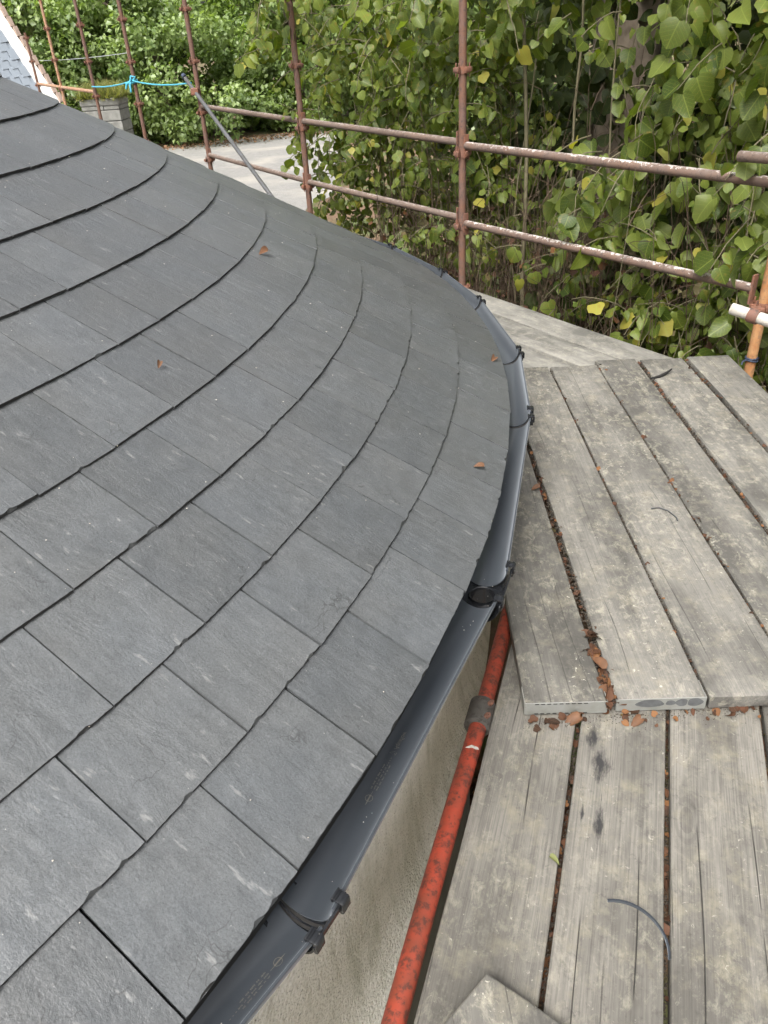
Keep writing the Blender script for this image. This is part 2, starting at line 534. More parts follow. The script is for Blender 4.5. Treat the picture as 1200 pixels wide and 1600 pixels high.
M_stone = mat_plain('pillar_stone', (0.2, 0.2, 0.185), 0.95, 0.6, 9, 1.0)
M_white = mat_plain('verge_paint', (0.78, 0.77, 0.74), 0.7, 0.06, 6)
M_brick = mat_plain('old_brick', (0.36, 0.27, 0.22), 0.9, 0.35, 6, 0.5)
M_slate2 = mat_plain('pale_slate', (0.29, 0.33, 0.38), 0.6, 0.1, 3)
M_nwall = mat_plain('neighbour_render', (0.6, 0.58, 0.53), 0.9, 0.1, 3)
M_cable = mat_plain('cable_sheath', (0.3, 0.32, 0.32), 0.5)

M_wlow, _ = mat_wood('weathered_board', (0.2, 0.188, 0.165), (0.05, 0.047, 0.043), (0.255, 0.23, 0.165), 1.0, 0.5)
M_wup, _ = mat_wood('trodden_board', (0.168, 0.16, 0.143), (0.042, 0.04, 0.037), (0.27, 0.245, 0.185), 0.6, 0.95)
M_wst, _t = mat_wood('stained_board', (0.2, 0.188, 0.165), (0.05, 0.047, 0.043), (0.255, 0.23, 0.165), 1.0, 0.5)
M_wfar, _ = mat_wood('far_board', (0.22, 0.212, 0.19), (0.075, 0.072, 0.065), (0.33, 0.31, 0.26), 0.35, 0.6)
def add_stains(t, spots):
    # black burn and tar marks with shapes of their own, in board coordinates
    x, y, z = t.sep(t.coord('Object', (1, 1, 1), False))
    n = t.noise(t.coord('Object', (1, 0.25, 1), False), 110, 4, 0.7)
    tot = None
    for (sx, sy, wx, wy) in spots:
        dx = t.math('DIVIDE', t.math('ABSOLUTE', t.math('SUBTRACT', x, sx)), wx)
        dy = t.math('DIVIDE', t.math('ABSOLUTE', t.math('SUBTRACT', y, sy)), wy)
        d = t.math('ADD', t.math('ADD', dx, dy), t.math('MULTIPLY', t.math('SUBTRACT', n, 0.5), 2.2))
        k = t.ramp(d, [(0.3, 1.0), (1.0, 0.0)])
        tot = k if tot is None else t.math('MAXIMUM', tot, k)
    c = t.mix(t.math('MULTIPLY', tot, 0.9), t.c_out, (0.02, 0.02, 0.022))
    t.set(t.b, 'Base Color', c)

# ------------------------------------------------------------------ the ground
GZ = -1.9
def gravel_mat():
    t = NT('pale_gravel')
    v = t.coord('Object', (1, 1, 1), False)
    c = t.mix(t.noise(v, 6, 6, 0.75), (0.11, 0.107, 0.1), (0.33, 0.32, 0.305))
    c = t.mix(t.ramp(t.noise(v, 0.5, 4), [(0.5, 0.0), (0.7, 0.6)]), c, (0.4, 0.37, 0.32))
    return t.fin(c, 0.95, t.bump(t.noise(v, 18, 4), 0.6, 0.03))
def earth_mat():
    t = NT('leafy_earth')
    v = t.coord('Object', (1, 1, 1), False)
    c = t.mix(t.noise(v, 9, 6, 0.75), (0.07, 0.05, 0.03), (0.2, 0.12, 0.07))
    c = t.mix(t.ramp(t.noise(v, 0.9, 5), [(0.48, 0.0), (0.6, 0.8)]), c, (0.06, 0.1, 0.025))
    return t.fin(c, 0.95, t.bump(t.noise(v, 14, 5), 0.8, 0.04))
mb = MB()
N = 24
gv = []
for i in range(N + 1):
    for j in range(N + 1):
        gv.append(((i / N - 0.5) * 500, (j / N - 0.5) * 500 + 20, GZ))
mb.add(gv, [(i * (N + 1) + j, (i + 1) * (N + 1) + j, (i + 1) * (N + 1) + j + 1, i * (N + 1) + j + 1) for i in range(N) for j in range(N)])
ground = mb.build('ground', earth_mat(), kind='structure')
# pale gravel yard with an uneven outline
out = [(-16, 16), (-9, 12.5), (-4.5, 12.2), (-2.6, 13.5), (-1.6, 17), (-1.0, 22), (-0.6, 28), (-0.6, 34), (-1.6, 39.5), (-4, 38.5), (-5.5, 37.4), (-8.2, 35.4), (-13, 34), (-18, 32), (-24, 28)]
pts = []
for i in range(len(out)):
    a = Vector(out[i]); b = Vector(out[(i + 1) % len(out)])
    for k in range(6):
        p = a.lerp(b, k / 6)
        pts.append((p.x + random.uniform(-.25, .25), p.y + random.uniform(-.25, .25), GZ + 0.012))
mb = MB(); mb.add(pts, [tuple(range(len(pts)))])
mb.build('gravel_yard', gravel_mat(), kind='structure')

# ------------------------------------------------------------------ round building with conical slate roof
CX, CY = -3.924, 3.111
RE, ZE, SL = 4.437, 0.464, 0.502
cosS, sinS = math.cos(SL), math.sin(SL)
TS = 0.0075                                   # slate thickness
bld = empty('round_building', (CX, CY, GZ))
tag(bld, 'round building with a conical grey slate roof and pale roughcast wall', 'building')
def bl(p):  # world to building coordinates
    return (p[0] - CX, p[1] - CY, p[2] - GZ)

def lathe(profile, n, a0=0.0, a1=2 * math.pi):
    vs_, fs_ = [], []
    closed = abs(a1 - a0 - 2 * math.pi) < 1e-6
    m = len(profile)
    cnt = n if closed else n + 1
    for i in range(cnt):
        a = a0 + (a1 - a0) * i / n
        for (r, z) in profile:
            vs_.append((r * math.cos(a), r * math.sin(a), z - GZ))
    for i in range(n):
        i2 = (i + 1) % cnt
        for k in range(m - 1):
            fs_.append((i * m + k, i2 * m + k, i2 * m + k + 1, i * m + k + 1))
    return vs_, fs_

prof = [(4.33, -0.385), (4.392, -0.375), (4.398, -0.362), (4.384, -0.335), (4.358, -0.285), (4.345, -0.22), (4.34, -0.1), (4.34, 0.1), (4.34, 0.42)]
wv_, wf_ = lathe(prof, 240)
wv2 = []
for (x_, y_, z_) in wv_:          # the render's flared foot drops toward the near side
    ad = math.degrees(math.atan2(y_, x_))
    drop = 0.022 * min(max(0.0, -18 - ad), 22) if ad < 0 else 0.0
    zz_ = z_ + GZ
    k_ = min(1.0, max(0.0, (0.1 - zz_) / 0.4))
    wv2.append((x_, y_, z_ - drop * k_))
mb = MB(); mb.add(wv2, wf_)
wall_o = mb.build('wall', M_wall, bld, 40)
wall_o.location = (0, 0, 0)
mb = MB(); mb.add(*lathe([(4.32, GZ), (4.30, -0.38)], 160))
mb.build('plinth', M_base, bld, 40)
mb = MB(); mb.add(*lathe([(4.3, 0.40), (4.415, 0.40), (4.415, 0.43), (4.3, 0.44)], 160))
mb.build('soffit_board', M_dark, bld, 40)

def cone_pt(s, ang, h=0.0):
    r = RE - s * cosS + h * sinS
    z = ZE + s * sinS + h * cosS
    return (r * math.cos(ang), r * math.sin(ang), z - GZ)
LSL = RE / cosS
mb = MB()
prof = [(RE - 0.03, ZE - 0.03)] + [(RE - s * cosS - 2.4 * TS * sinS, ZE + s * sinS - 2.4 * TS * cosS) for s in np.linspace(0.02, LSL - 0.02, 14)]
mb.add(*lathe(prof, 160))
deck = mb.build('roof', M_deck, bld, 30)
mb = MB(); mb.add(*lathe([(0.0, ZE + (LSL - .2) * sinS + .16), (0.12, ZE + (LSL - .2) * sinS + .06), (0.3, ZE + (LSL - .3) * sinS - 0.04)], 24))
mb.build('lead_cap', M_grey, deck, 30)

S_LIST = [0, .209, .409, .624, .831, 1.06, 1.28, 1.512, 1.747, 1.991]
while S_LIST[-1] < LSL - 0.55:
    S_LIST.append(S_LIST[-1] + 0.243)
J0 = [-39.1, -35.7, -32.4, -29.1, -25.75, -22.4, -19.3, -16.15, -12.85, -9.2, -5.4, -1.6]
a = J0[-1]
while a < 360 - 39.1 - 5.2:
    a += 3.62
    J0.append(a)
J0 = np.array(J0)
gapw = 360 - 39.1 - J0[-1]
JN = np.append(J0, 360 - 39.1)

def in_frame(P):
    P = np.asarray(P) + np.array([CX, CY, GZ]) - np.array([0, 0, CAM_H])
    c = P @ AX
    if c[2] < 0.1:
        return False
    u = 600 + 1180 * c[0] / c[2]; v = 800 + 1180 * c[1] / c[2]
    return -60 < u < 1260 and -60 < v < 1680

def slate_mesh(s0, length, a0, a1, seed, full=True):
    """one riven slate, in its own frame: x across, y up the slope, z out; origin at the middle of its tail"""
    rd = random.Random(seed)
    am = (a0 + a1) / 2
    half = (a1 - a0) / 2
    gap = 0.0008 + rd.random() * 0.0013 + (0.0016 if rd.random() < 0.18 else 0)
    w0 = (RE - s0 * cosS) * math.tan(half) - gap
    w1 = (RE - (s0 + length) * cosS) * math.tan(half) - gap
    n = 30 if full else 2
    th = TS * (0.85 + 0.3 * rd.random()) * (0.82 if s0 > 1.0 else 1.0)
    hb, hh = 0.0016, -2.2 * TS
    off = rd.uniform(-0.0016, 0.0016)
    tw = rd.uniform(-0.0008, 0.0012)
    vs_ = []
    chip = [0.0] * (n + 1)
    if full:
        ph = rd.random() * 50
        for i in range(n + 1):
            x = i / n
            chip[i] = 0.0006 + 0.0014 * abs(mnoise.noise((x * 9 + ph, 0.3, s0))) + 0.0009 * rd.random()
        if s0 > 0.7:
            chip = [q * .6 for q in chip]
        for _ in range(rd.choice((0, 1, 2, 3)) if s0 < 0.7 else rd.choice((0, 0, 1))):       # bigger bites out of the dressed edge
            c0 = rd.randrange(n + 1)
            for d, q in ((-1, .5), (0, 1), (1, .6)):
                if 0 <= c0 + d <= n:
                    chip[c0 + d] += q * rd.uniform(0.0015, 0.006)
    rows = [('b', 0.0), ('t', 0.0), ('m', 0.03), ('m', 0.11), ('m', 0.2), ('h', length)]
    for kind, y in rows:
        for i in range(n + 1):
            x = i / n * 2 - 1
            ww = w0 + (w1 - w0) * y / length
            z = hb + (hh - hb) * y / length
            yy = y
            ex = 0.0
            if full and i in (0, n):
                ex = -rd.random() * 0.0012
            if kind == 'b':
                yy = off + (rd.uniform(-0.001, 0.001) if full else 0)
            elif kind == 't':
                yy = off + chip[i]
                z += th * (0.93 + 0.07 * rd.random())
            else:
                z += th + (rd.uniform(-0.0007, 0.0007) if full else 0)
                yy = y + (chip[i] if kind == 'm' and y < 0.05 else 0)
            z += tw * x * max(0, 1 - y / length)
            vs_.append((x * ww + ex * np.sign(x), yy, z))
    m = n + 1
    fs_ = []
    for r in range(len(rows) - 1):
        for i in range(n):
            fs_.append((r * m + i, r * m + i + 1, (r + 1) * m + i + 1, (r + 1) * m + i))
    # sides
    b = len(vs_)
    vs_.append((-w1, length, hh)); vs_.append((w1, length, hh))
    L = [r * m for r in range(1, len(rows))]
    fs_.append(tuple([0] + L[::1] + [b]))
    Rr = [r * m + n for r in range(1, len(rows))]
    fs_.append(tuple([n, b + 1] + Rr[::-1]))
    fs_.append((0, b, b + 1, n))
    return vs_, fs_, am

def slate_matrix(s0, am):
    er = Vector((math.cos(am), math.sin(am), 0))
    ey = (-er * cosS + Vector((0, 0, sinS))).normalized()
    ez = (er * sinS + Vector((0, 0, cosS))).normalized()
    ex = ey.cross(ez)
    p = Vector(cone_pt(s0, am))
    return Matrix((ex, ey, ez)).transposed().to_4x4(), p

rest = MB()
n_single = 0
seed = 0
slates = []
for k, s0 in enumerate(S_LIST):
    length = 0.47 if k < len(S_LIST) - 2 else 0.3
    js = J0 if k % 2 == 0 else (JN[:-1] + JN[1:]) / 2
    nj = len(js)
    for i in range(nj):
        a0 = js[i]
        a1 = js[(i + 1) % nj] + (360 if i == nj - 1 else 0)
        jr = random.Random(k * 1000 + i)
        am = (a0 + a1) / 2
        seed += 1
        amd = R_(am)
        er = np.array([math.cos(amd), math.sin(amd)])
        mid = cone_pt(s0 + 0.1, amd)
        cpos = np.array([0 - CX, 0 - CY, CAM_H - GZ])
        nrm = np.array([er[0] * sinS, er[1] * sinS, cosS])
        facing = float((cpos - np.array(mid)) @ nrm)
        tests = [cone_pt(s0 + ds, R_(aa)) for ds in (0, 0.24) for aa in (a0, a1)]
        show = facing > -0.25 and any(in_frame(p) for p in tests)
        if show:
            vs_, fs_, am_ = slate_mesh(s0, length, R_(a0), R_(a1), seed)
            rot, p = slate_matrix(s0, am_)
            slates.append((facing, vs_, fs_, rot, p))
        else:
            vs_, fs_, am_ = slate_mesh(s0, length, R_(a0), R_(a1), seed, False)
            rot, p = slate_matrix(s0, am_)
            rest.add([rot @ Vector(v) + p for v in vs_], fs_)
print('slates single', len(slates))
for q, (fc, vs_, fs_, rot, p) in enumerate(slates):
    m = MB(); m.add(vs_, fs_)
    me = m.mesh('slate', 28)
    o = link('slate', me, M_slate, deck)
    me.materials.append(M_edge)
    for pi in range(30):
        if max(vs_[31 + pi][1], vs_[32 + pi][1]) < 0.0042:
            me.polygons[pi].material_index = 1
    mw = rot.copy()
    rr = random.Random(q)
    mw.translation = p
    o.matrix_local = mw @ Matrix.Rotation(rr.uniform(-0.0018, 0.0018), 4, 'Z')
rest.build('slates_out_of_view', M_slate, deck, None, 'stuff')

# ------------------------------------------------------------------ gutter
GR = 4.459      # radius of the gutter's centre line at its joints
GZc = 0.43
gr = 0.056
gut = empty('gutter', (CX, CY, GZc))
tag(gut, 'black plastic half round gutter running along the slate eaves', 'gutter')
JA = [-70, -58, -45.6, -32.75, -21.0, -8.3, -0.6, 8.9, 16.4, 25.5, 35, 45]
OUTLET = 4
# the run rises and stands off a little towards its far end, falling to the outlet
JR = [4.459, 4.459, 4.459, 4.459, 4.459, 4.461, 4.487, 4.482, 4.474, 4.47, 4.46, 4.46]
JZ = [0.004, 0.003, 0.002, 0.001, 0.0, 0.003, 0.010, 0.014, 0.017, 0.02, 0.022, 0.024]
def gp(ang, r=GR):
    return Vector((r * math.cos(R_(ang)), r * math.sin(R_(ang)), 0))
def frame(o, tdir):
    ey = tdir.normalized()
    ex = ey.cross(Vector((0, 0, 1))).normalized()      # points outward from the building
    ez = ex.cross(ey).normalized()
    m = Matrix((ex, ey, ez)).transposed().to_4x4()
    m.translation = o
    return m
def trough_profile(ro, ri, lip=True, n=20):
    pr = []
    for i in range(n + 1):
        a = math.pi + math.pi * i / n
        pr.append((ro * math.cos(a), ro * math.sin(a)))
    if lip:
        c = ((ro + ri) / 2 + 0.0005, 0.002)
        for i in range(7):
            a = -0.6 + (math.pi + 0.9) * i / 6
            pr.append((c[0] + 0.003 * math.cos(a), c[1] + 0.003 * math.sin(a)))
    for i in range(n, -1, -1):
        a = math.pi + math.pi * i / n
        pr.append((ri * math.cos(a), ri * math.sin(a)))
    return pr
def sweep(pr, y0, y1, ny=6):
    vs_, fs_ = [], []
    m = len(pr)
    for j in range(ny + 1):
        y = y0 + (y1 - y0) * j / ny
        for (x, z) in pr:
            vs_.append((x, y, z))
    for j in range(ny):
        for k in range(m):
            k2 = (k + 1) % m
            fs_.append((j * m + k, (j + 1) * m + k, (j + 1) * m + k2, j * m + k2))
    fs_.append(tuple(range(m)))
    fs_.append(tuple(ny * m + k for k in range(m - 1, -1, -1)))
    return vs_, fs_
segs = {}
for i in range(len(JA) - 1):
    A, B = gp(JA[i], JR[i]), gp(JA[i + 1], JR[i + 1])
    A.z, B.z = JZ[i], JZ[i + 1]
    d = B - A
    L = d.length
    e0 = 0.046 if i == OUTLET else 0.0095
    e1 = 0.046 if i + 1 == OUTLET else 0.0095
    m = MB(); m.add(*sweep(trough_profile(gr, gr - 0.0026), e0, L - e1, 8))
    o = m.build('gutter_length', M_gut, gut, 40)
    o.matrix_local = frame(A, d)
    segs[i] = (o, L)

def clip_mesh():
    m = MB()
    m.box((gr + 0.0005, 0, 0.0085), (0.020, 0.021, 0.005), None, 0.0018)         # saddle over the rim
    m.box((gr - 0.0098, 0, 0.0085), (0.0042, 0.023, 0.010), None, 0.0014)        # inner ridge
    m.box((gr - 0.0048, 0, 0.0122), (0.0022, 0.021, 0.003), None, 0.0008)
    m.box((gr + 0.0042, 0, 0.0118), (0.0022, 0.021, 0.002), None, 0.0007)
    m.box((gr + 0.0092, 0, -0.002), (0.0055, 0.021, 0.023), None, 0.0022)        # outer cheek
    m.box((gr + 0.003, 0.0, -0.017), (0.010, 0.016, 0.019), None, 0.004)         # curled tongue
    return m.mesh('clip', 30)
CLIP = clip_mesh(); CLIP.materials.append(M_clip)
for i in range(1, len(JA) - 1):
    A = gp(JA[i], JR[i])
    A.z = JZ[i]
    d = (gp(JA[i] + 0.5) - gp(JA[i] - 0.5))
    fm = frame(A, d)
    if i == OUTLET:
        # running outlet: deeper trough with a real round drop
        m = MB()
        ny, na = 44, 40
        ylo, yhi = -0.092, 0.092
        ro = 0.0600
        hr = 0.033
        vs_, idx = [], {}
        for j in range(ny + 1):
            for k in range(na + 1):
                a = math.pi + math.pi * k / na
                y = ylo + (yhi - ylo) * j / ny
                x, z = ro * math.cos(a), ro * math.sin(a)
                rr = math.hypot(x, y)
                if rr < hr and rr > hr * 0.8:          # draw the ring of the hole round
                    x *= hr / rr; y *= hr / rr
                    z = -math.sqrt(max(ro * ro - x * x, 0))
                vs_.append((x, y, z))
        fs_ = []
        for j in range(ny):
            for k in range(na):
                q = (j * (na + 1) + k, (j + 1) * (na + 1) + k, (j + 1) * (na + 1) + k + 1, j * (na + 1) + k + 1)
                cx_ = sum(vs_[t][0] for t in q) / 4; cy_ = sum(vs_[t][1] for t in q) / 4
                if math.hypot(cx_, cy_) > hr * 0.97:
                    fs_.append(q)
        m.add(vs_, fs_)
        o = m.build('running_outlet', M_clip, gut, 60)
        o.matrix_local = fm
        sd = o.modifiers.new('thickness', 'SOLIDIFY'); sd.thickness = 0.0028; sd.offset = 1
        m = MB()
        n = 40
        ring = []
        for (r, z) in ((hr + .001, -0.046), (hr - 0.0015, -0.0475), (hr - 0.0015, -0.1), (hr + 0.0025, -0.1), (hr + 0.0025, -0.052)):
            ring.append([(r * math.cos(2 * math.pi * k / n), r * math.sin(2 * math.pi * k / n), z) for k in range(n)])
        vv = [p for r in ring for p in r]
        ff = [(a * n + k, a * n + (k + 1) % n, (a + 1) * n + (k + 1) % n, (a + 1) * n + k) for a in range(4) for k in range(n)]
        m.add(vv, ff)
        sp = m.build('outlet_spigot', M_clip, o, 50)
        cl = (-0.072, 0.072)
    else:
        m = MB(); m.add(*sweep(trough_profile(0.0605, 0.0566, False), -0.042, 0.042, 4))
        o = m.build('union_bracket', M_clip, gut, 40)
        o.matrix_local = fm
        m = MB()
        for kk in range(2):
            m.add(*sweep(trough_profile(0.0566, 0.0553, False), -0.007 + kk * 0.009, -0.002 + kk * 0.009, 1))
        m.build('rubber_seal', M_dark, o, 40)
        cl = (-0.036, 0.036)
    for y in cl:
        c = link('clip', CLIP, None, o)
        c.location = (0, y, 0)

# printing inside the gutter: marks mapped on to the curved inner face
def on_trough(u, v, h=0.0005):
    """u along the gutter, v across (0 = bottom of trough, + outward)"""
    r = gr - 0.0026 - h
    a = -math.pi / 2 + v / r
    return (r * math.cos(a), u, r * math.sin(a))
def print_marks(seg, u0, sgn, v0, word=None):
    o, L = segs[seg]
    m = MB()
    def quad(ua, ub, va, vb):
        n = max(1, int(abs(vb - va) / 0.002))
        for q in range(n):
            a_ = va + (vb - va) * q / n; b_ = va + (vb - va) * (q + 1) / n
            m.add([on_trough(u0 + sgn * ua, v0 + a_), on_trough(u0 + sgn * ub, v0 + a_), on_trough(u0 + sgn * ub, v0 + b_), on_trough(u0 + sgn * ua, v0 + b_)], [(0, 1, 2, 3)])
    # emblem: ring with a bar through it
    n = 32
    vv = []
    for q in range(n):
        a_ = 2 * math.pi * q / n
        for r in (0.0066, 0.0076):
            vv.append(on_trough(u0 + sgn * (0.016 + r * math.cos(a_)), v0 + r * math.sin(a_)))
    m.add(vv, [(2 * q, 2 * q + 1, (2 * q + 3) % (2 * n), (2 * q + 2) % (2 * n)) for q in range(n)])
    quad(0.0, 0.033, -0.0004, 0.0004)
    quad(0.008, 0.024, -0.0016, 0.0012)
    quad(0.003, 0.010, -0.0009, 0.0009)
    # three rows of small print, too fine to read
    rd = random.Random(seg)
    for row in (-0.0058, 0.0, 0.0056):
        u = 0.036 + rd.uniform(0, 0.003)
        while u < 0.095:
            l_ = rd.uniform(0.004, 0.011)
            k = max(1, int(l_ / 0.0014))
            for q in range(k):
                ua = u + q * 0.0014
                hgt = rd.uniform(0.0010, 0.0018)
                quad(ua, ua + rd.uniform(0.0006, 0.0011), row - hgt, row + rd.uniform(0.0006, 0.0016))
            u += l_ + 0.0028
    u = 0.098
    while u < 0.121:
        quad(u, u + 0.0028, -0.0006, 0.0006); u += 0.0062
    # little shield outline
    sh = [(0.127, 0.004), (0.134, 0.005), (0.136, 0.0), (0.129, -0.0085)]
    for q in range(4):
        a_, b_ = sh[q], sh[(q + 1) % 4]
        w = 0.0005
        m.add([on_trough(u0 + sgn * a_[0], v0 + a_[1] - w), on_trough(u0 + sgn * b_[0], v0 + b_[1] - w), on_trough(u0 + sgn * b_[0], v0 + b_[1] + w), on_trough(u0 + sgn * a_[0], v0 + a_[1] + w)], [(0, 1, 2, 3)])
    quad(0.1295, 0.1315, 0.001, 0.003)
    m.build('printed_mark', M_print, o)
    if word:
        cu = bpy.data.curves.new('word', 'FONT')
        cu.body = word
        cu.size = 0.0125
        cu.shear = 0.35
        tmp = bpy.data.objects.new('word', cu)
        COL.objects.link(tmp)
        dg = bpy.context.evaluated_depsgraph_get()
        me = bpy.data.meshes.new_from_object(tmp.evaluated_get(dg))
        bpy.data.objects.remove(tmp); bpy.data.curves.remove(cu)
        for v in me.vertices:
            u, w = 0.141 + v.co.x * 1.0, v.co.y - 0.004
            v.co = on_trough(u0 + sgn * u, v0 + w * (1 if sgn < 0 else -1) * -1)
        me.name = 'printed_word'
        link('printed_word', me, M_print, o)
# lengths measured from each segment's near joint
print_marks(3, 0.24, 1, -0.004, 'Aquaflow')
print_marks(2, segs[2][1] - 0.055, -1, 0.012)

# ------------------------------------------------------------------ scaffold boards
def board(name, label, corner, ang, width, length, ztop, mat, thick=0.038, group='scaffold boards', warp=0.003, seed=0):
    """corner: near left corner; ang: clockwise from +Y"""
    rd = random.Random(seed + 5)
    d = Vector((math.sin(ang), math.cos(ang), 0))
    r = Vector((math.cos(ang), -math.sin(ang), 0))
    c = Vector((corner[0], corner[1], ztop)) + r * (width / 2)
    hw, b = width / 2, 0.004
    pr = [(-hw, -thick + b), (-hw, -b), (-hw + b * .4, -b * .3), (-hw + b, 0), (-hw * .5, 0.0), (0, 0), (hw * .5, 0), (hw - b, 0), (hw - b * .4, -b * .3), (hw, -b), (hw, -thick + b), (hw - b, -thick), (-hw + b, -thick)]
    m = len(pr)
    ny = 40
    vs_, fs_ = [], []
    cup = rd.uniform(-0.0015, 0.0025)
    ph = rd.random() * 20
    for j in range(ny + 1):
        t = j / ny
        tt = t * length
        if j == 0: tt = 0.0
        for k, (x, z) in enumerate(pr):
            e = 0.0016 * mnoise.noise((ph, tt * 2.2, k * 0.4 if k in (0, 1, 2, 3) else 3.0 + k * .1))
            inset = 0.0
            zz = z
            if j in (0, ny):
                zz = z - 0.003 * (1 if z > -thick / 2 else -1)
            zz += cup * (x / hw) ** 2 + warp * math.sin(ph + t * 5) * 0.5
            if abs(x) > hw * .9:
                x = x + e * (2 if x < 0 else -2)
            yy = tt + (0.004 * mnoise.noise((x * 14, ph, 0)) if j in (0, ny) else 0)
            if j == 1: yy = 0.004
            if j == ny - 1: yy = length - 0.004
            vs_.append((x, yy, zz))
    for j in range(ny):
        for k in range(m):
            k2 = (k + 1) % m
            fs_.append((j * m + k, j * m + k2, (j + 1) * m + k2, (j + 1) * m + k))
    fs_.append(tuple(range(m - 1, -1, -1)))
    fs_.append(tuple(ny * m + k for k in range(m)))
    mb_ = MB(); mb_.add(vs_, fs_)
    o = mb_.build(name, mat, None, 40)
    o.location = c
    o.rotation_euler = (0, 0, -ang)
    tag(o, label, 'board', group)
    return o

A19 = R_(19.6)
dl = Vector((math.sin(A19), math.cos(A19))); rl = Vector((math.cos(A19), -math.sin(A19)))
lows = [(-.238, -.017, 'weathered grey scaffold board lying right beside the red tube', M_wlow),
        (-.005, .212, 'weathered scaffold board with two black spindle stains and the curved strip', M_wst),
        (.225, .452, 'deeply cracked scaffold board right of the black stained one', M_wlow),
        (.464, .69, 'scaffold board at the right frame edge below the stepped boards', M_wlow)]
for i, (p0, p1, lab, mt) in enumerate(lows):
    q0 = -0.55
    c = rl * p0 + dl * q0
    o = board('scaffold_board', lab, c, A19, p1 - p0, 2.42 + (0.05 if i == 2 else 0), 0.0, mt, 0.038, seed=i)
    if i == 1:
        inv = lambda P: ((Vector(P) - (c + rl * ((p1 - p0) / 2))).dot(rl), (Vector(P) - (c + rl * ((p1 - p0) / 2))).dot(dl))
        s1, s2, s3 = inv((0.512, 1.274)), inv((0.462, 1.105)), inv((0.43, 1.135))
        s4 = inv((0.515, 1.36))
        add_stains(_t, [(s1[0], s1[1], 0.03, 0.075), (s2[0], s2[1], 0.014, 0.085), (s3[0], s3[1], 0.007, 0.035), (s4[0], s4[1], 0.02, 0.06)])

ZU = 0.052
ups = [(.353, .572, 1.452, 'stepped up board next to the gutter with slotted metal end band', 2.6),
       (.602, .838, 1.445, 'stepped up board with dark oval marks on its metal end band', 2.2),
       (.847, 1.092, 1.430, 'stepped up board with a bare pale end, third from the gutter', 2.3),
       (1.106, 1.318, 1.47, 'fourth stepped up board from the gutter, leaf debris along its right seam', 2.2),
       (1.334, 1.558, 1.44, 'fifth stepped up board from the gutter, with the dark strip on it', 2.4),
       (1.572, 1.79, 1.46, 'outermost stepped up board beside the orange pole', 2.9)]
upb = []
for i, (x0, x1, y0, lab, dg_) in enumerate(ups):
    o = board('scaffold_board', lab, (x0, y0), R_(dg_), x1 - x0, 2.41 + random.uniform(-.015, .015), ZU, M_wup, 0.046, 'stepped up boards', 0.004, 20 + i)
    upb.append(o)
    w = x1 - x0
    if i < 3:
        m = MB()
        mt = M_galv if i < 2 else M_wup
        if i < 2:
            m.box((0, -0.0025, -0.0235), (w + 0.003, 0.003, 0.043), None, 0.001)
            m.box((-w / 2 - 0.002, 0.03, -0.024), (0.0025, 0.066, 0.04), None, 0.0008)
            m.box((w / 2 + 0.002, 0.03, -0.024), (0.0025, 0.066, 0.04), None, 0.0008)
            band = m.build('end_band', M_galv, o)
        if i == 0:
            for rz in (-0.005, -0.041):
                for q in range(9):
                    m = MB(); m.box((-w / 2 + 0.03 + q * 0.0165, -0.0045, rz), (0.0105, 0.0015, 0.0022))
                    m.build('slot', M_dark, band)
        if i == 1:
            for (px, rx, rz) in ((-0.03, 0.038, 0.014), (0.025, 0.014, 0.009), (0.055, 0.016, 0.014), (0.09, 0.021, 0.015)):
                m = MB()
                ring = [(px + rx * math.cos(a_) * (1 + .12 * math.sin(3 * a_ + px * 90)), -0.0046, -0.018 + rz * math.sin(a_)) for a_ in np.linspace(0, 2 * math.pi, 22)[:-1]]
                ring2 = [(x_, -0.0036, z_) for x_, y_, z_ in ring]
                n = len(ring)
                m.add(ring + ring2, [tuple(range(n))] + [(k, n + k, n + (k + 1) % n, (k + 1) % n) for k in range(n)])
                m.build('oval_mark', M_oval, band)

A3 = R_(-30.9)
d3 = Vector((math.sin(A3), math.cos(A3))); r3 = Vector((math.cos(A3), -math.sin(A3)))
for i, (p0, p1, q0, L_, lab) in enumerate([(3.248, 3.478, 2.18, 2.45, 'far platform board along the outer edge at the foot of the pole'),
                                            (2.994, 3.228, 2.23, 2.40, 'far platform board between the edge board and the gutter side'),
                                            (2.742, 2.972, 2.20, 2.40, 'far platform board closest to the far gutter'),
                                            (2.50, 2.73, 2.24, 2.40, 'far platform board mostly hidden under the gutter')]):
    board('scaffold_board', lab, r3 * p0 + d3 * q0, A3, p1 - p0, L_, 0.002, M_wfar, 0.038, 'far platform boards', 0.004, 40 + i)

# loose offcut lying on the near boards, at the bottom of the picture
cang = math.atan2(0.79, -0.61)
o = board('board_offcut', 'loose board end lying across the near boards at the bottom', (0.062, 0.692), R_(43), 0.11, 0.3, 0.040, M_wup, 0.038, None, 0.0, 60)
bpy.data.objects.remove(o)
m = MB()
dA = Vector((-0.735, -0.678, 0)); dB = Vector((0.79, -0.613, 0))
c0 = Vector((0.146, 0.768, 0))
base = [c0, c0 + dA * 0.5, c0 + dA * 0.5 + dB * 0.222, c0 + dB * 0.222]
bm = bmesh.new()
vb = [bm.verts.new((p.x - c0.x, p.y - c0.y, z)) for z in (0.003, 0.041) for p in base]
for f in ((3, 2, 1, 0), (4, 5, 6, 7), (0, 1, 5, 4), (1, 2, 6, 5), (2, 3, 7, 6), (3, 0, 4, 7)):
    bm.faces.new([vb[i] for i in f])
bmesh.ops.recalc_face_normals(bm, faces=bm.faces)
bmesh.ops.bevel(bm, geom=list(bm.edges), offset=0.004, segments=2, profile=0.5, affect='EDGES')
me = bpy.data.meshes.new('board_offcut'); bm.to_mesh(me); bm.free()
o = link('board_offcut', me, M_wup); o.location = (c0.x, c0.y, 0)
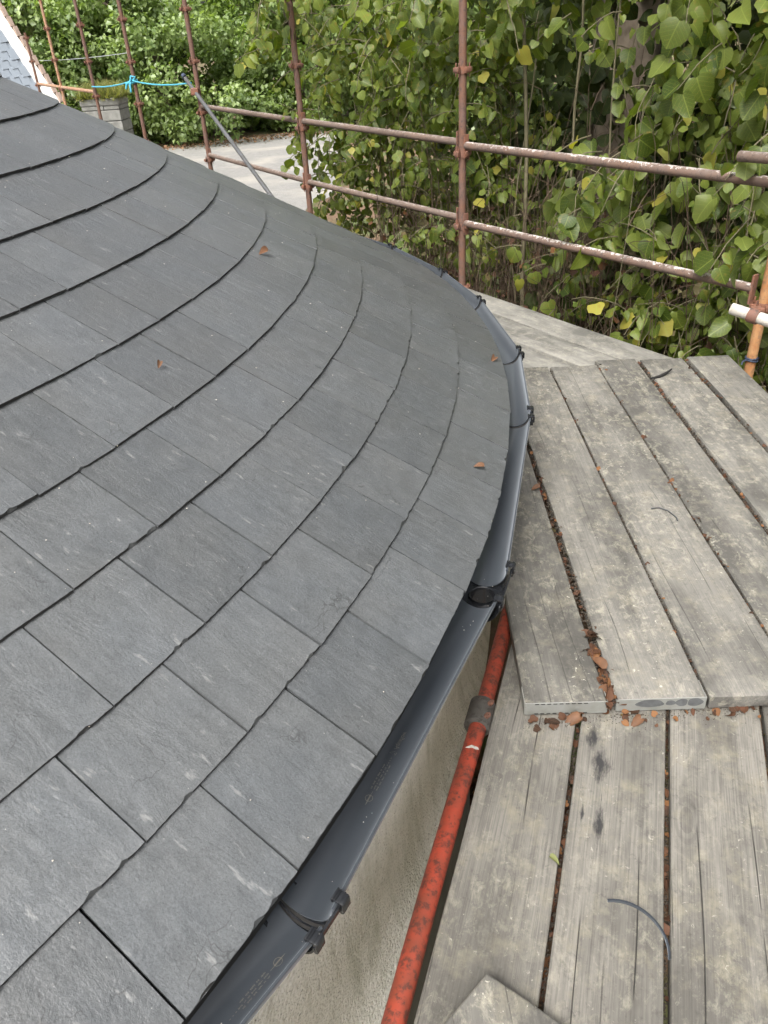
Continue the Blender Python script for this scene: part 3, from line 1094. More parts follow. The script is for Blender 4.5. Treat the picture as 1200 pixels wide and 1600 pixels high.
tag(o, 'loose board end lying across the near boards at the bottom', 'board')

# ------------------------------------------------------------------ red tube along the boards
tb = empty('red_scaffold_tube', (-0.036, 0.718, -0.012))
tag(tb, 'red painted scaffold tube with rust running beside the wall', 'tube')
td = Vector((0.335, 0.942, 0)).normalized()
m = MB(); m.tube([td * (-1.0 + 0.25 * i) + Vector((0.004 * math.sin(i), 0, 0)) for i in range(15)], 0.0238, 24)
m.build('tube', M_red, tb, 40)
sq = 0.80
m = MB()
m.tube([td * (sq - 0.045), td * (sq - 0.043), td * (sq + 0.043), td * (sq + 0.045)], [0.034, 0.0365, 0.0365, 0.034], 24)
slv = m.build('sleeve_coupler', M_sleeve, tb, 40)
sx = td.cross(Vector((0, 0, 1)))
for t_ in (-0.024, 0.024):
    m = MB()
    cb = td * (sq + t_) + sx * 0.022 + Vector((0, 0, 0.03))
    m.tube([cb - sx * .004 - Vector((0, 0, .006)), cb + sx * .006 + Vector((0, 0, .009))], 0.0075, 6)
    m.tube([cb + sx * .006 + Vector((0, 0, .009)), cb + sx * .009 + Vector((0, 0, .014))], 0.004, 8)
    m.build('bolt', M_fit, slv)
# white scrap of sealant stuck on the tube
m = MB()
sc0 = td * 0.66
m.add([sc0 + sx * x_ + td * y_ + Vector((0, 0, 0.026 + z_)) for x_, y_, z_ in ((-.012, 0, 0), (.014, .006, -.006), (.024, .012, -.012), (.02, .018, -.01), (.004, .012, 0.002))], [(0, 1, 2, 3, 4)])
m.build('sealant_scrap', M_pale, tb)
# bracing transoms under the platform
for i, (q, lab) in enumerate(((0.25, 'tube bearer under the near boards'), (1.62, 'tube bearer under the step in the boards'))):
    p0 = rl * -0.21 + dl * q; p1 = rl * 1.2 + dl * q
    m = MB(); m.tube([(p0.x, p0.y, -0.068), (p1.x, p1.y, -0.068)], 0.024, 14)
    o = m.build('bearer_tube', M_rust, None, 40)
    tag(o, lab, 'tube')

# ------------------------------------------------------------------ scaffold poles, fittings and rails
def v_fitting(parent, z, rot, scale=1.0, prongs=False):
    m = MB()
    rm = Matrix.Rotation(rot, 3, 'Z')
    for a_ in (0, math.pi / 2, math.pi, 3 * math.pi / 2):
        r2 = Matrix.Rotation(rot + a_, 3, 'Z')
        m.box(r2 @ Vector((0.042 * scale, 0, 0)) + Vector((0, 0, z)), (0.034, 0.03, 0.036), r2, 0.003)
        m.box(r2 @ Vector((0.06 * scale, 0, 0.004)) + Vector((0, 0, z)), (0.006, 0.05, 0.026), r2, 0.002)
    m.tube([(0, 0, z - 0.022), (0, 0, z + 0.022)], 0.0315, 16)
    for a_ in (0, math.pi / 2, math.pi, 3 * math.pi / 2):      # weld ears and captive wedges
        r2 = Matrix.Rotation(rot + a_ + 0.1, 3, 'Z')
        m.box(r2 @ Vector((0.05, 0.012, 0.026)) + Vector((0, 0, z)), (0.009, 0.006, 0.034), r2, 0.001)
        m.box(r2 @ Vector((0.05, 0.012, -0.03)) + Vector((0, 0, z)), (0.006, 0.006, 0.02), r2, 0.001)
    return m.build('fitting', M_fit, parent, 40)
PR = 0.0262
def pole(name, label, xy, z0, z1, fits, mat, rot=0.6, group='scaffold poles in the row', rad=PR, lean=(0, 0)):
    e = empty(name, (xy[0], xy[1], z0))
    e.rotation_euler = (lean[0], lean[1], 0)
    tag(e, label, 'scaffold pole', group)
    m = MB(); m.tube([(0, 0, t_ * (z1 - z0)) for t_ in np.linspace(0, 1, 9)], rad, 18)
    m.build('tube', mat, e, 40)
    for z in fits:
        v_fitting(e, z - z0, rot)
    m = MB(); m.box((0, 0, 0.004), (0.15, 0.15, 0.008), None, 0.002)
    m.build('base_plate', M_grey, e)
    return e
PF, PE, PD, PC, PB, PA, PZ = (.70, 5.78), (-.53, 7.69), (-1.82, 9.92), (-3.07, 12.07), (-4.34, 14.4), (-5.715, 16.89), (-7.02, 19.3)
PRR = (2.005, 3.78)
pole('scaffold_pole', 'rusty red pole standing at the end of the far platform boards', PF, GZ, 2.9, (-.55, -.05, .40, .885, 1.39, 1.88, 2.37), M_rust)
pole('scaffold_pole', 'rusty pole in front of the leaves joined by the rails on both sides', PE, GZ, 3.0, (-.05, .445, .94, 1.43, 1.93, 2.42), M_rust)
pole('scaffold_pole', 'rusty pole carrying the grey brace where the rails end', PD, GZ, 3.0, (-.03, .47, .97, 1.48, 1.97, 2.46), M_rust)
pole('scaffold_pole', 'rusty pole with the blue rope knotted round it', PC, GZ, 3.0, (0, .5, .99, 1.49, 1.98, 2.48), M_rust)
pole('scaffold_pole', 'rusty pole in front of the grass topped pillar', PB, GZ, 3.0, (.02, .52, 1.02, 1.51, 2.01, 2.5), M_rust)
pole('scaffold_pole', 'orange rusty pole between the pillar and the pale slate gable', PA, GZ, 3.2, (.07, .57, 1.07, 1.56, 2.06, 2.55), M_tan)
pole('scaffold_pole', 'short pinkish pole before the pale slate gable', PZ, GZ, 2.08, (.6, 1.1, 1.55, 1.98), M_rust)
pr = pole('scaffold_pole', 'orange rusty pole at the right edge with a dark tie round it', PRR, GZ, 0.62, (.33,), M_orange, 0.2)
m = MB(); m.tube([(0.030 * math.cos(a_), 0.030 * math.sin(a_), .045 - GZ + 0.003 * math.sin(2 * a_)) for a_ in np.linspace(0, 2 * math.pi, 25)], 0.0055, 8)
m.tube([(0.030 * math.cos(a_), 0.030 * math.sin(a_), .056 - GZ) for a_ in np.linspace(0, 2 * math.pi, 25)], 0.005, 8)
m.tube([(-0.03, -0.01, .05 - GZ), (-0.055, -0.02, .046 - GZ), (-0.06, -0.025, .03 - GZ)], 0.005, 8)
m.build('cable_tie', M_tie, pr, 40)

def rail(name, label, p, q, mat, rad=0.0242, group='guard rails', cut=(0.04, 0.04), ends=(True, True), plate=0.15):
    p, q = Vector(p), Vector(q)
    d = (q - p).normalized()
    e = empty(name, p)
    tag(e, label, 'rail', group)
    L_ = (q - p).length
    m = MB(); m.tube([d * t_ for t_ in np.linspace(cut[0], L_ - cut[1], 9)], rad, 18)
    m.build('tube', mat, e, 40)
    for s, t_ in ((0, cut[0]), (1, L_ - cut[1])):
        if not ends[s]:
            continue
        m = MB()
        rm = Matrix.Rotation(math.atan2(d.y, d.x), 3, 'Z')
        c = d * t_
        m.box(c + Vector((0, 0, -0.005)), (0.012, 0.042, plate), rm, 0.002)
        m.box(c + Vector((0, 0, -0.005)) + d * (0.012 if s == 0 else -0.012), (0.03, 0.008, 0.06), rm, 0.002)
        m.build('end_plate', M_fit, e)
    return e
def P3(xy, z):
    return (xy[0], xy[1], z)
rail('guard_rail', 'upper rail splashed white, spanning to the right edge', P3(PF, .938), P3((1.985, 3.80), .915), M_rail, 0.0255, ends=(True, False))
rail('guard_rail', 'lower rail splashed white, ending at the orange pole', P3(PF, .425), P3((1.985, 3.80), .412), M_rail)
rail('guard_rail', 'upper rail between the two poles in front of the leafy tree', P3(PE, 1.0), P3(PF, .955), M_rail2)
rail('guard_rail', 'lower rail between the two poles in front of the leafy tree', P3(PE, .49), P3(PF, .455), M_rail2)
rail('guard_rail', 'upper rail crossing the grey brace above the gravel', P3(PD, 1.04), P3(PE, 1.0), M_rail2)
rail('guard_rail', 'lower rail crossing the grey brace above the gravel', P3(PD, .53), P3(PE, .495), M_rail2)
rail('guard_rail', 'far tan rail from the pale gable to the grass topped pillar', P3(PZ, 1.13), P3(PB, 1.085), M_tan, 0.027, ends=(False, False))
# short tubes at the right edge
m = MB(); m.tube([(1.665, 3.41, .455), (2.0, 3.02, .385), (2.35, 2.6, .32)], 0.0262, 18)
wt = empty('pale_tube', (0, 0, 0)); wt.location = (1.665, 3.41, .455)
m = MB(); dd = Vector((0.335, -0.39, -0.07))
m.tube([dd * t_ for t_ in (0, .5, 1.0, 2.0)], 0.0262, 20); m.build('tube', M_pale, wt, 40)
dn = dd.normalized()
m = MB(); m.tube([dn * 0.085, dn * 0.13], 0.033, 16); m.box(dn * 0.107 + Vector((0.025, 0.03, 0.01)), (0.05, 0.05, 0.04), None, 0.006)
m.build('coupler', M_fit, wt, 40)
tag(wt, 'pale grey tube end sticking in from the right edge', 'tube')
m = MB(); st = empty('tube_stub', (1.79, 3.89, 1.035))
sd_ = Vector((0.30, -0.42, -0.0)).normalized()
m.tube([sd_ * 0.0, sd_ * 0.004, sd_ * 0.9], [0.022, 0.0245, 0.0245], 18)
m.build('tube', M_rail2, st, 40)
tag(st, 'brown tube stub poking in at the upper right edge', 'tube')
# diagonal brace
br = empty('diagonal_brace', (-1.93, 10.1, 1.32))
tag(br, 'dark grey diagonal brace tube from the rope down past the rails', 'brace')
be = Vector((-0.87, 8.28, .24)) - Vector((-1.93, 10.1, 1.32))
off = Vector((-0.045, -0.03, 0))
m = MB(); m.tube([off + be * t_ for t_ in (0, .5, 1.0, 1.6)], 0.0215, 18); m.build('tube', M_grey, br, 40)
m = MB(); m.box(off + be * 0.12, (0.09, 0.09, 0.075), None, 0.012); m.build('coupler', M_fit, br)
m = MB(); m.tube([off + be * -0.006, off + be * -0.03], [0.03, 0.024], 14); m.build('end_cap', M_tie, br, 40)
# blue rope
rp = empty('blue_rope', (PC[0], PC[1], 1.27))
tag(rp, 'bright blue rope strung between three poles with a knot', 'rope')
def sag(a, b, s, n=14):
    a, b = Vector(a), Vector(b)
    return [a.lerp(b, i / n) - Vector((0, 0, s * 4 * (i / n) * (1 - i / n))) for i in range(n + 1)]
o0 = Vector((PC[0], PC[1], 1.27))
m = MB()
m.tube([p - o0 for p in sag((-4.36, 14.36, 1.165), (-3.085, 12.03, 1.275), 0.03)], 0.0095, 10)
m.tube([p - o0 for p in sag((-3.085, 12.03, 1.275), (-1.9, 9.97, 1.275), 0.035)], 0.009, 10)
m.build('rope', M_rope, rp, 60)
m = MB()
m.tube([(0.036 * math.cos(a_), 0.036 * math.sin(a_), 0.02 * math.sin(a_ * .5)) for a_ in np.linspace(0, 4 * math.pi, 40)], 0.017, 8)
m.tube([(-0.03, -0.03, 0.0), (-0.055, -0.05, -0.04), (-0.06, -0.05, -0.13)], [0.02, 0.018, 0.012], 8)
m.tube([(-0.03, -0.03, 0.0), (-0.10, -0.05, -0.03), (-0.12, -0.05, -0.09)], [0.02, 0.016, 0.011], 8)
m.tube([(0.0, -0.04, 0.0), (0.03, -0.05, 0.05), (-0.02, -0.05, 0.06), (-0.04, -0.05, 0.0)], 0.015, 8)
m.build('knot', M_rope, rp, 60)
m = MB(); m.tube(sag((-6.75, 19.0, 1.56), (-3.1, 12.1, 1.6), 0.02), 0.006, 6)
o = m.build('cable', M_cable); tag(o, 'thin pale cable stretched behind the far poles', 'cable')

# ------------------------------------------------------------------ neighbouring house with pale slate gable
nb = empty('neighbour_house', (-9.0, 22.0, GZ))
tag(nb, 'neighbouring house with pale blue slate roof and brick verge at upper left', 'house')
# roof plane rises to the left and away; its near verge runs down to the right
ve0 = Vector((-8.62, 22.0, 2.95)); ve1 = Vector((-7.55, 22.0, 0.52))       # verge line, top to foot
dv = (ve1 - ve0).normalized()
du = Vector((-0.72, 0.0, 0)) + Vector((0, -0.69, 0.0)); du = du.normalized()   # along the courses
nn = du.cross(dv).normalized()
if nn.y > 0: nn = -nn
nbo = Vector((-9.0, 22.0, GZ))
LV = (ve1 - ve0).length
def npnt(u, v, h=0.0):
    return ve0 + du * u + dv * v + nn * h - nbo
m = MB()
m.add([npnt(0.0, -2.2), npnt(9, -2.2), npnt(9, LV), npnt(0.0, LV)], [(0, 1, 2, 3)])
m.add([npnt(0.0, -2.2, -.12), npnt(9, -2.2, -.12), npnt(9, LV, -.12), npnt(0.0, LV, -.12)], [(3, 2, 1, 0)])
nroof = m.build('roof', M_slate2, nb)
sm = MB(); sm.box((0.118, 0.115, 0.0), (0.234, 0.235, 0.012), None, 0.002)
SM = sm.mesh('slate'); SM.materials.append(M_slate2)
rows = int(LV / 0.2)
for r in range(rows):
    v = LV - r * 0.2
    for c in range(9):
        u = 0.25 + c * 0.24 + (0.12 if r % 2 else 0)
        o = link('slate', SM, None, nroof)
        mw = Matrix((du, -dv, nn)).transposed().to_4x4()
        tilt = Matrix.Rotation(R_(3.0), 4, 'X')
        mw.translation = npnt(u, v, 0.018)
        o.matrix_local = mw @ Matrix.Rotation(R_(-3.0), 4, 'X')
m = MB()
m.add([npnt(-.02, -2.2, .03), npnt(.26, -2.2, .03), npnt(.26, LV, .03), npnt(-.02, LV, .03), npnt(-.02, -2.2, -.0), npnt(.26, -2.2, -.0), npnt(.26, LV, 0), npnt(-.02, LV, 0)], [(0, 1, 2, 3), (4, 7, 6, 5), (0, 4, 5, 1), (3, 2, 6, 7), (1, 5, 6, 2), (0, 3, 7, 4)])
m.build('white_verge', M_white, nroof)
bk = MB(); bk.box((0, 0, 0), (0.11, 0.215, 0.1), None, 0.008)
BK = bk.mesh('brick'); BK.materials.append(M_brick)
for i in range(int((LV + 0.6) / 0.225)):
    o = link('brick', BK, None, nroof)
    mw = Matrix((du, -dv, nn)).transposed().to_4x4()
    mw.translation = npnt(-0.08 + random.uniform(-.008, .008), -0.5 + i * 0.225, 0.02 + random.uniform(-.01, .01))
    o.matrix_local = mw
m = MB()
gz = -nbo.z + GZ
a_, b_ = npnt(-.05, -2.2), npnt(-.05, LV)
m.add([a_, b_, (b_.x, b_.y, 0), (a_.x - 6, a_.y, 0), (a_.x - 6, a_.y, a_.z)], [(0, 1, 2, 3, 4)])
m.build('gable_wall', M_nwall, nb)
m = MB()
a_, b_ = npnt(0.2, LV - .15, -.05), npnt(9, LV - .15, -.05)
m.add([a_, b_, (b_.x, b_.y, 0), (a_.x, a_.y, 0)], [(0, 1, 2, 3)])
m.build('front_wall', M_nwall, nb)

# ------------------------------------------------------------------ stone pillar with grass on top
sp = empty('stone_pillar', (-5.75, 19.6, GZ))
tag(sp, 'old stone gate pillar with a tuft of grass growing on top', 'pillar')
H_ = 2.72
z = 0.0
i = 0
while z < H_ - 0.24:
    h = 0.2 + 0.06 * random.random()
    h = min(h, H_ - 0.18 - z) if H_ - 0.18 - z < 0.35 else h
    off_ = 0.3 + 0.12 * (i % 2)
    for s in range(2):
        x0, x1 = (-0.42, -0.42 + 0.84 * off_ * 1.4) if s == 0 else (-0.42 + 0.84 * off_ * 1.4, 0.42)
        m = MB(); m.box(((x0 + x1) / 2, random.uniform(-.01, .01), z + h / 2), (x1 - x0 - .012, 0.82, h - .012), None, 0.012)
        m.build('stone', M_stone, sp)
    z += h; i += 1
m = MB(); m.box((0, 0, z + 0.07), (0.87, 0.86, 0.15), None, 0.03); m.build('cap_stone', M_stone, sp)
ztop = z + 0.14
vsg, idg, rg = [], [], []
for i in range(3200):
    x, y = rng.uniform(-.46, .46), rng.uniform(-.46, .46)
    hgt = rng.uniform(-.1, .42) * (1 - .5 * abs(x))
    a_ = rng.uniform(0, 6.28); l_ = rng.uniform(0.02, .26)
    w_ = 0.012
    b = len(vsg)
    vsg += [(x - w_ * math.sin(a_), y + w_ * math.cos(a_), ztop), (x + w_ * math.sin(a_), y - w_ * math.cos(a_), ztop), (x + l_ * math.cos(a_), y + l_ * math.sin(a_), ztop + hgt)]
    idg += [b, b + 1, b + 2]
    rg += [rng.random()] * 3
link('grass_tuft', big_mesh('grass_tuft', np.array(vsg), 3, np.array(idg), {'rnd': rg}), M_grass, sp, 'stuff')

# ------------------------------------------------------------------ foliage helpers
LEAF_V = np.array([
    (0, .07, 0), (0, .36, 0), (0, .7, 0), (0, 1.01, 0),
    (.2, -.03, 0), (.43, .12, 0), (.5, .38, 0), (.42, .67, 0), (.2, .9, 0),
    (-.2, -.03, 0), (-.43, .12, 0), (-.5, .38, 0), (-.42, .67, 0), (-.2, .9, 0)], float)
LEAF_T = np.array([(0, 4, 5), (0, 5, 1), (5, 6, 1), (1, 6, 7), (1, 7, 2), (2, 7, 8), (2, 8, 3),
                   (0, 10, 9), (0, 1, 10), (10, 1, 11), (1, 12, 11), (1, 2, 12), (2, 13, 12), (2, 3, 13)])
def leaf_shape(fold, droop, curl):
    v = LEAF_V.copy()
    v[:, 2] = fold * np.abs(v[:, 0]) - droop * v[:, 1] ** 2 + curl * v[:, 0] * v[:, 1]
    return v
SHAPES = []
for _i in range(16):
    _v = leaf_shape(rng.uniform(-.25, .75), rng.uniform(-.1, .6), rng.uniform(-.5, .5))
    _v[:, 0] *= rng.uniform(.9, 1.18)
    _v[4:, :2] *= 1 + rng.normal(0, .055, (10, 1))
    _v[4:, 2] += rng.normal(0, .045, 10)
    if _i % 5 == 0:                       # torn or shrivelled ones
        _v[:, 0] *= .72
        _v[4:9, 2] += .2
    SHAPES.append(_v)
def orient(dirv, nrm):
    """frames with y = dirv, z near nrm; arrays (N,3)"""
    y = dirv / np.linalg.norm(dirv, axis=1)[:, None]
    z = nrm - (nrm * y).sum(1)[:, None] * y
    z /= np.linalg.norm(z, axis=1)[:, None] + 1e-9
    x = np.cross(y, z)
    return np.stack([x, y, z], 2)      # columns
def leaves_mesh(name, pos, dirv, nrm, size, rnd):
    n = len(pos)
    Fm = orient(dirv, nrm)
    sh = rng.integers(0, len(SHAPES), n)
    base = np.array(SHAPES)[sh] * size[:, None, None]
    wid = rng.uniform(.85, 1.15, n)
    base[:, :, 0] *= wid[:, None]
    V = np.einsum('nij,nkj->nki', Fm, base) + pos[:, None, :]
    nv = LEAF_V.shape[0]
    idx = (LEAF_T.ravel()[None, :] + (np.arange(n) * nv)[:, None]).ravel()
    return big_mesh(name, V.reshape(-1, 3), 3, idx, {'rnd': np.repeat(rnd, nv), 'lx': np.tile(LEAF_V[:, 0], n), 'ly': np.tile(LEAF_V[:, 1], n)}, True)

# ------------------------------------------------------------------ lime tree beside the scaffold
SV = np.array([-.559, .829])                 # along the pole row, away from the camera
SN = np.array([.829, .559])                  # outward from the scaffold
def sc(a, b, z):
    p = np.array([.70, 5.75]) + SV * a + SN * b
    return np.array([p[0], p[1], z])
TR = np.array([2.42, 8.05])
tree = empty('lime_tree', (TR[0], TR[1], GZ))
tag(tree, 'broad leaved tree with big heart shaped leaves and dry suckers behind the rails', 'tree')
TO = np.array([TR[0], TR[1], GZ])
m = MB()
ns, nz_ = 40, 44
vs_, fs_ = [], []
for j in range(nz_ + 1):
    z = 6.0 * j / nz_
    rad = 0.34 + 0.28 * math.exp(-z / 0.7) - 0.018 * z
    for k in range(ns):
        a_ = 2 * math.pi * k / ns
        f = 1 + 0.07 * math.sin(7 * a_ + z * .4) + 0.10 * mnoise.noise((math.cos(a_) * 2.2, math.sin(a_) * 2.2, z * .8)) + 0.09 * mnoise.noise((math.cos(a_) * 7, math.sin(a_) * 7, z * 1.3))
        vs_.append((rad * f * math.cos(a_) + 0.06 * math.sin(z * .5), rad * f * math.sin(a_), z))
for j in range(nz_):
    for k in range(ns):
        fs_.append((j * ns + k, j * ns + (k + 1) % ns, (j + 1) * ns + (k + 1) % ns, (j + 1) * ns + k))
m.add(vs_, fs_)
trunk = m.build('trunk', M_bark, tree, 60)
# limbs
def curve_pts(a, b, sagv, n=10, jit=0.0, rd=random):
    a, b = Vector(a), Vector(b)
    out_ = []
    for i in range(n + 1):
        t_ = i / n
        p = a.lerp(b, t_) + Vector(sagv) * (4 * t_ * (1 - t_))
        if 0 < i < n and jit:
            p += Vector((rd.uniform(-jit, jit), rd.uniform(-jit, jit), rd.uniform(-jit, jit)))
        out_.append(p)
    return out_
limb_ends = [sc(2.2, .6, 2.6), sc(3.2, 1.2, 3.2), sc(1.2, .5, 2.9), sc(-0.6, .6, 2.8), sc(-1.8, .9, 2.4), sc(-2.6, 1.6, 3.0), sc(-.6, 4.2, 5.0), sc(.6, 4.5, 4.6), sc(-2.5, 4.2, 5.2), sc(4.0, 2.2, 2.8)]
for e in limb_ends:
    e = e - TO
    z0 = random.uniform(2.6, 4.6)
    m = MB()
    pts = curve_pts((0, 0, z0), e, (0, 0, random.uniform(.3, .8)), 12, 0.05)
    m.tube(pts, [0.11 * (1 - .82 * i / 12) for i in range(13)], 10)
    m.build('limb', M_bark, tree, 60)

# sprays of leaves: thin twig with alternate leaves
POS, DIR, NRM, SIZ, RND = [], [], [], [], []
twV = MB()
def spray(start, d, L_, nl, size, tw=True, yel=0.0, col=None):
    d = d / np.linalg.norm(d)
    pts = []
    p = start.copy(); dd = d.copy()
    for i in range(6):
        pts.append(p.copy())
        dd = dd + np.array([rng.normal(0, .12), rng.normal(0, .12), -0.16 + rng.normal(0, .06)])
        dd /= np.linalg.norm(dd)
        p = p + dd * L_ / 5
    if tw:
        twV.tube([Vector(q - TO) for q in pts], [.0045, .004, .0035, .003, .0025, .002], 5, False)
    pts = np.array(pts)
    for i in range(nl):
        t_ = (i + .5 + rng.uniform(-.3, .3)) / nl * 4.99
        k = min(int(t_), 4); f = t_ - k
        q = pts[k] * (1 - f) + pts[k + 1] * f
        sidev = np.cross(dd, [0, 0, 1.]); sidev /= np.linalg.norm(sidev) + 1e-6
        s = 1 if i % 2 else -1
        ld = d * .25 + sidev * s * rng.uniform(.3, .9) + np.array([rng.normal(0, .25), rng.normal(0, .25), -.75 + rng.normal(0, .3)])
        nr = np.array([-SN[0] * .6, -SN[1] * .6, .75]) + rng.normal(0, .42, 3)
        POS.append(q + sidev * s * .03 + np.array([0, 0, -.02])); DIR.append(ld); NRM.append(nr)
        SIZ.append(size * rng.uniform(.42, 1.28))
        RND.append(min(1, max(0, rng.beta(1.3, 1.5) * .83 + (rng.random() < yel) * .35)) if col is None else col + rng.uniform(-.1, .1))

def mass(c, r, n, size, nl=9, L_=.45, yel=.06, tw=True, outward=None):
    for _ in range(n):
        v = rng.normal(0, 1, 3); v /= np.linalg.norm(v)
        v *= rng.random() ** .45
        p = c + v * np.array(r)
        d = np.array([-SN[0], -SN[1], -.1]) * .5 + rng.normal(0, .6, 3)
        d[2] -= .1
        spray(p, d, L_, nl, size, tw, yel)
# masses, in coordinates of the scaffold row (along, outward, height)
mass(sc(-1.35, 1.0, 1.35), (.6, .5, .5), 34, .115, 9, .45, .10)      # pale clump high on the right
mass(sc(-2.3, .9, 1.6), (.6, .5, .6), 32, .12, 9)
mass(sc(-1.75, .75, .25), (.75, .4, .5), 40, .098, 7, .4, .16)       # lower right, yellowing
mass(sc(-2.6, .9, .5), (.6, .5, .7), 30, .105, 7, .4, .12)
mass(sc(-.75, .9, .55), (.5, .35, .5), 13, .095, 5, .35, .15)        # scattered before the trunk
mass(sc(-.3, 1.4, 1.5), (.7, .5, .5), 9, .105, 7, .4, .1)
mass(sc(1.2, 1.0, 1.75), (.9, .6, .5), 66, .085, 9, .4, .06)         # over the two poles
mass(sc(2.2, .8, 1.6), (.75, .55, .6), 75, .08, 9, .4, .1)
mass(sc(2.1, .7, .95), (.6, .45, .5), 62, .075, 9, .38, .15)
mass(sc(1.2, 1.2, 1.0), (.8, .6, .55), 60, .082, 9, .4, .08)
mass(sc(2.0, 1.1, .25), (.8, .5, .5), 66, .072, 9, .38, .12)
mass(sc(1.2, 1.5, .3), (.9, .6, .5), 46, .09, 7, .38, .08)
mass(sc(2.8, 1.8, .9), (.6, .8, .9), 40, .10, 8)
mass(sc(3.0, .45, 1.75), (.35, .3, .35), 16, .10, 7, .36, .15)
mass(sc(2.75, .55, .9), (.35, .3, .6), 16, .09, 6, .34, .2)
mass(sc(2.2, -.15, 2.06), (.3, .2, .2), 7, .10, 6, .35, .2)           # sprays hanging in at the top
mass(sc(.4, 1.2, 2.0), (1.6, .8, .3), 50, .11, 8)
mass(sc(-1.6, 1.2, 2.4), (1.5, .8, .5), 60, .115, 8)
mass(sc(-.75, .65, -.25), (.9, .25, .22), 13, .085, 4, .28, .3)       # low shoots among the suckers
mass(sc(-1.5, .5, -.1), (.6, .22, .4), 26, .095, 6, .32, .22)        # leafy wall down to the boards
mass(sc(-2.3, .45, .1), (.6, .22, .6), 30, .10, 6, .34, .2)
mass(sc(-1.1, .7, .75), (.7, .3, .45), 20, .10, 6, .36, .18)
mass(sc(2.3, 1.0, -.5), (.9, .6, .5), 40, .085, 8, .36, .12)
mass(sc(2.6, .7, .3), (.35, .4, .6), 26, .085, 7, .34, .15)
mass(sc(.4, .8, .25), (.9, .35, .4), 16, .085, 5, .3, .25)
mass(sc(-.6, .6, .15), (.5, .25, .4), 12, .09, 5, .3, .25)
mass(sc(.9, 1.6, .0), (1.2, .5, .7), 40, .085, 7, .34, .1)
mass(sc(-1.7, 1.3, .5), (1.2, .4, 1.0), 85, .10, 7, .38, .12)
mass(sc(-2.4, .6, 1.0), (.7, .3, .5), 26, .105, 7, .38, .12)
n_front = len(POS)
# 300 largest in view as single leaves
P = np.array(POS); c_ = (P - np.array([0, 0, CAM_H])) @ AX
uu = 600 + 1180 * c_[:, 0] / c_[:, 2]; vv_ = 800 + 1180 * c_[:, 1] / c_[:, 2]
vis = (uu > 380) & (uu < 1200) & (vv_ > 0) & (vv_ < 600)
score = np.where(vis, np.array(SIZ) / c_[:, 2], 0)
single = np.argsort(-score)[:300]
crown = link('crown', twV.mesh('crown', None), M_stem, tree)
LM = []
for i in range(24):
    v = SHAPES[i % len(SHAPES)].copy()
    me = big_mesh('leaf', v, 3, LEAF_T.ravel(), {'rnd': np.full(len(v), min(.98, (i + .5) / 24)), 'lx': LEAF_V[:, 0], 'ly': LEAF_V[:, 1]}, True)
    me.materials.append(M_lime)
    LM.append(me)
Fm = orient(np.array(DIR), np.array(NRM))
for i in single:
    o = link('leaf', LM[min(23, int(RND[i] * 24))], None, crown)
    mw = Matrix([[*Fm[i][r]] for r in range(3)]).to_4x4()
    for r in range(3):
        for q in range(3):
            mw[r][q] *= SIZ[i]
    mw.translation = Vector(POS[i] - TO)
    o.matrix_local = mw
keep = np.ones(n_front, bool); keep[single] = False
me = leaves_mesh('foliage', P[keep] - TO, np.array(DIR)[keep], np.array(NRM)[keep], np.array(SIZ)[keep], np.array(RND)[keep])
link('foliage', me, M_lime, crown, 'stuff')
# shaded inner and upper crown
def cloud(c, r, n, size, shell=.35):
    v = rng.normal(0, 1, (n, 3)); v /= np.linalg.norm(v, axis=1)[:, None]
    v *= (rng.random(n) ** shell)[:, None]
    return c + v * np.array(r), np.full(n, size)
cp, cs = [], []
for c, r, n, s in ((sc(.2, 4.6, .8), (3.6, 1.6, 2.4), 5200, .14), (sc(-1.5, 2.6, -.6), (2.6, .9, 1.3), 4200, .11), (sc(1.2, 3.0, -.6), (1.2, .9, 1.2), 1500, .11), (sc(-3.6, 3.2, .8), (2.0, 1.6, 2.4), 2600, .14), (sc(3.6, 4.2, .8), (1.6, 1.6, 2.2), 1500, .13),
                   (sc(-1.6, 4.2, 3.6), (3.0, 2.0, 1.6), 4500, .14), (sc(-1.8, 4.8, 5.6), (2.6, 2.2, 1.7), 3000, .15), (sc(-4.2, 1.2, 1.5), (1.6, 1.2, 2.4), 1500, .12)):
    a_, b_ = cloud(c, r, n, s); cp.append(a_); cs.append(b_)
cp = np.concatenate(cp); cs = np.concatenate(cs) * rng.uniform(.7, 1.2, len(cp))
n = len(cp)
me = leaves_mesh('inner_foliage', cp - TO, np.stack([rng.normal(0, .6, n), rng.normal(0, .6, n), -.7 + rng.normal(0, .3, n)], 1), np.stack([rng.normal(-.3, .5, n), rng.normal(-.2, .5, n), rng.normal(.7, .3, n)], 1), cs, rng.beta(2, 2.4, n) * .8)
link('inner_foliage', me, M_limeback, crown, 'stuff')
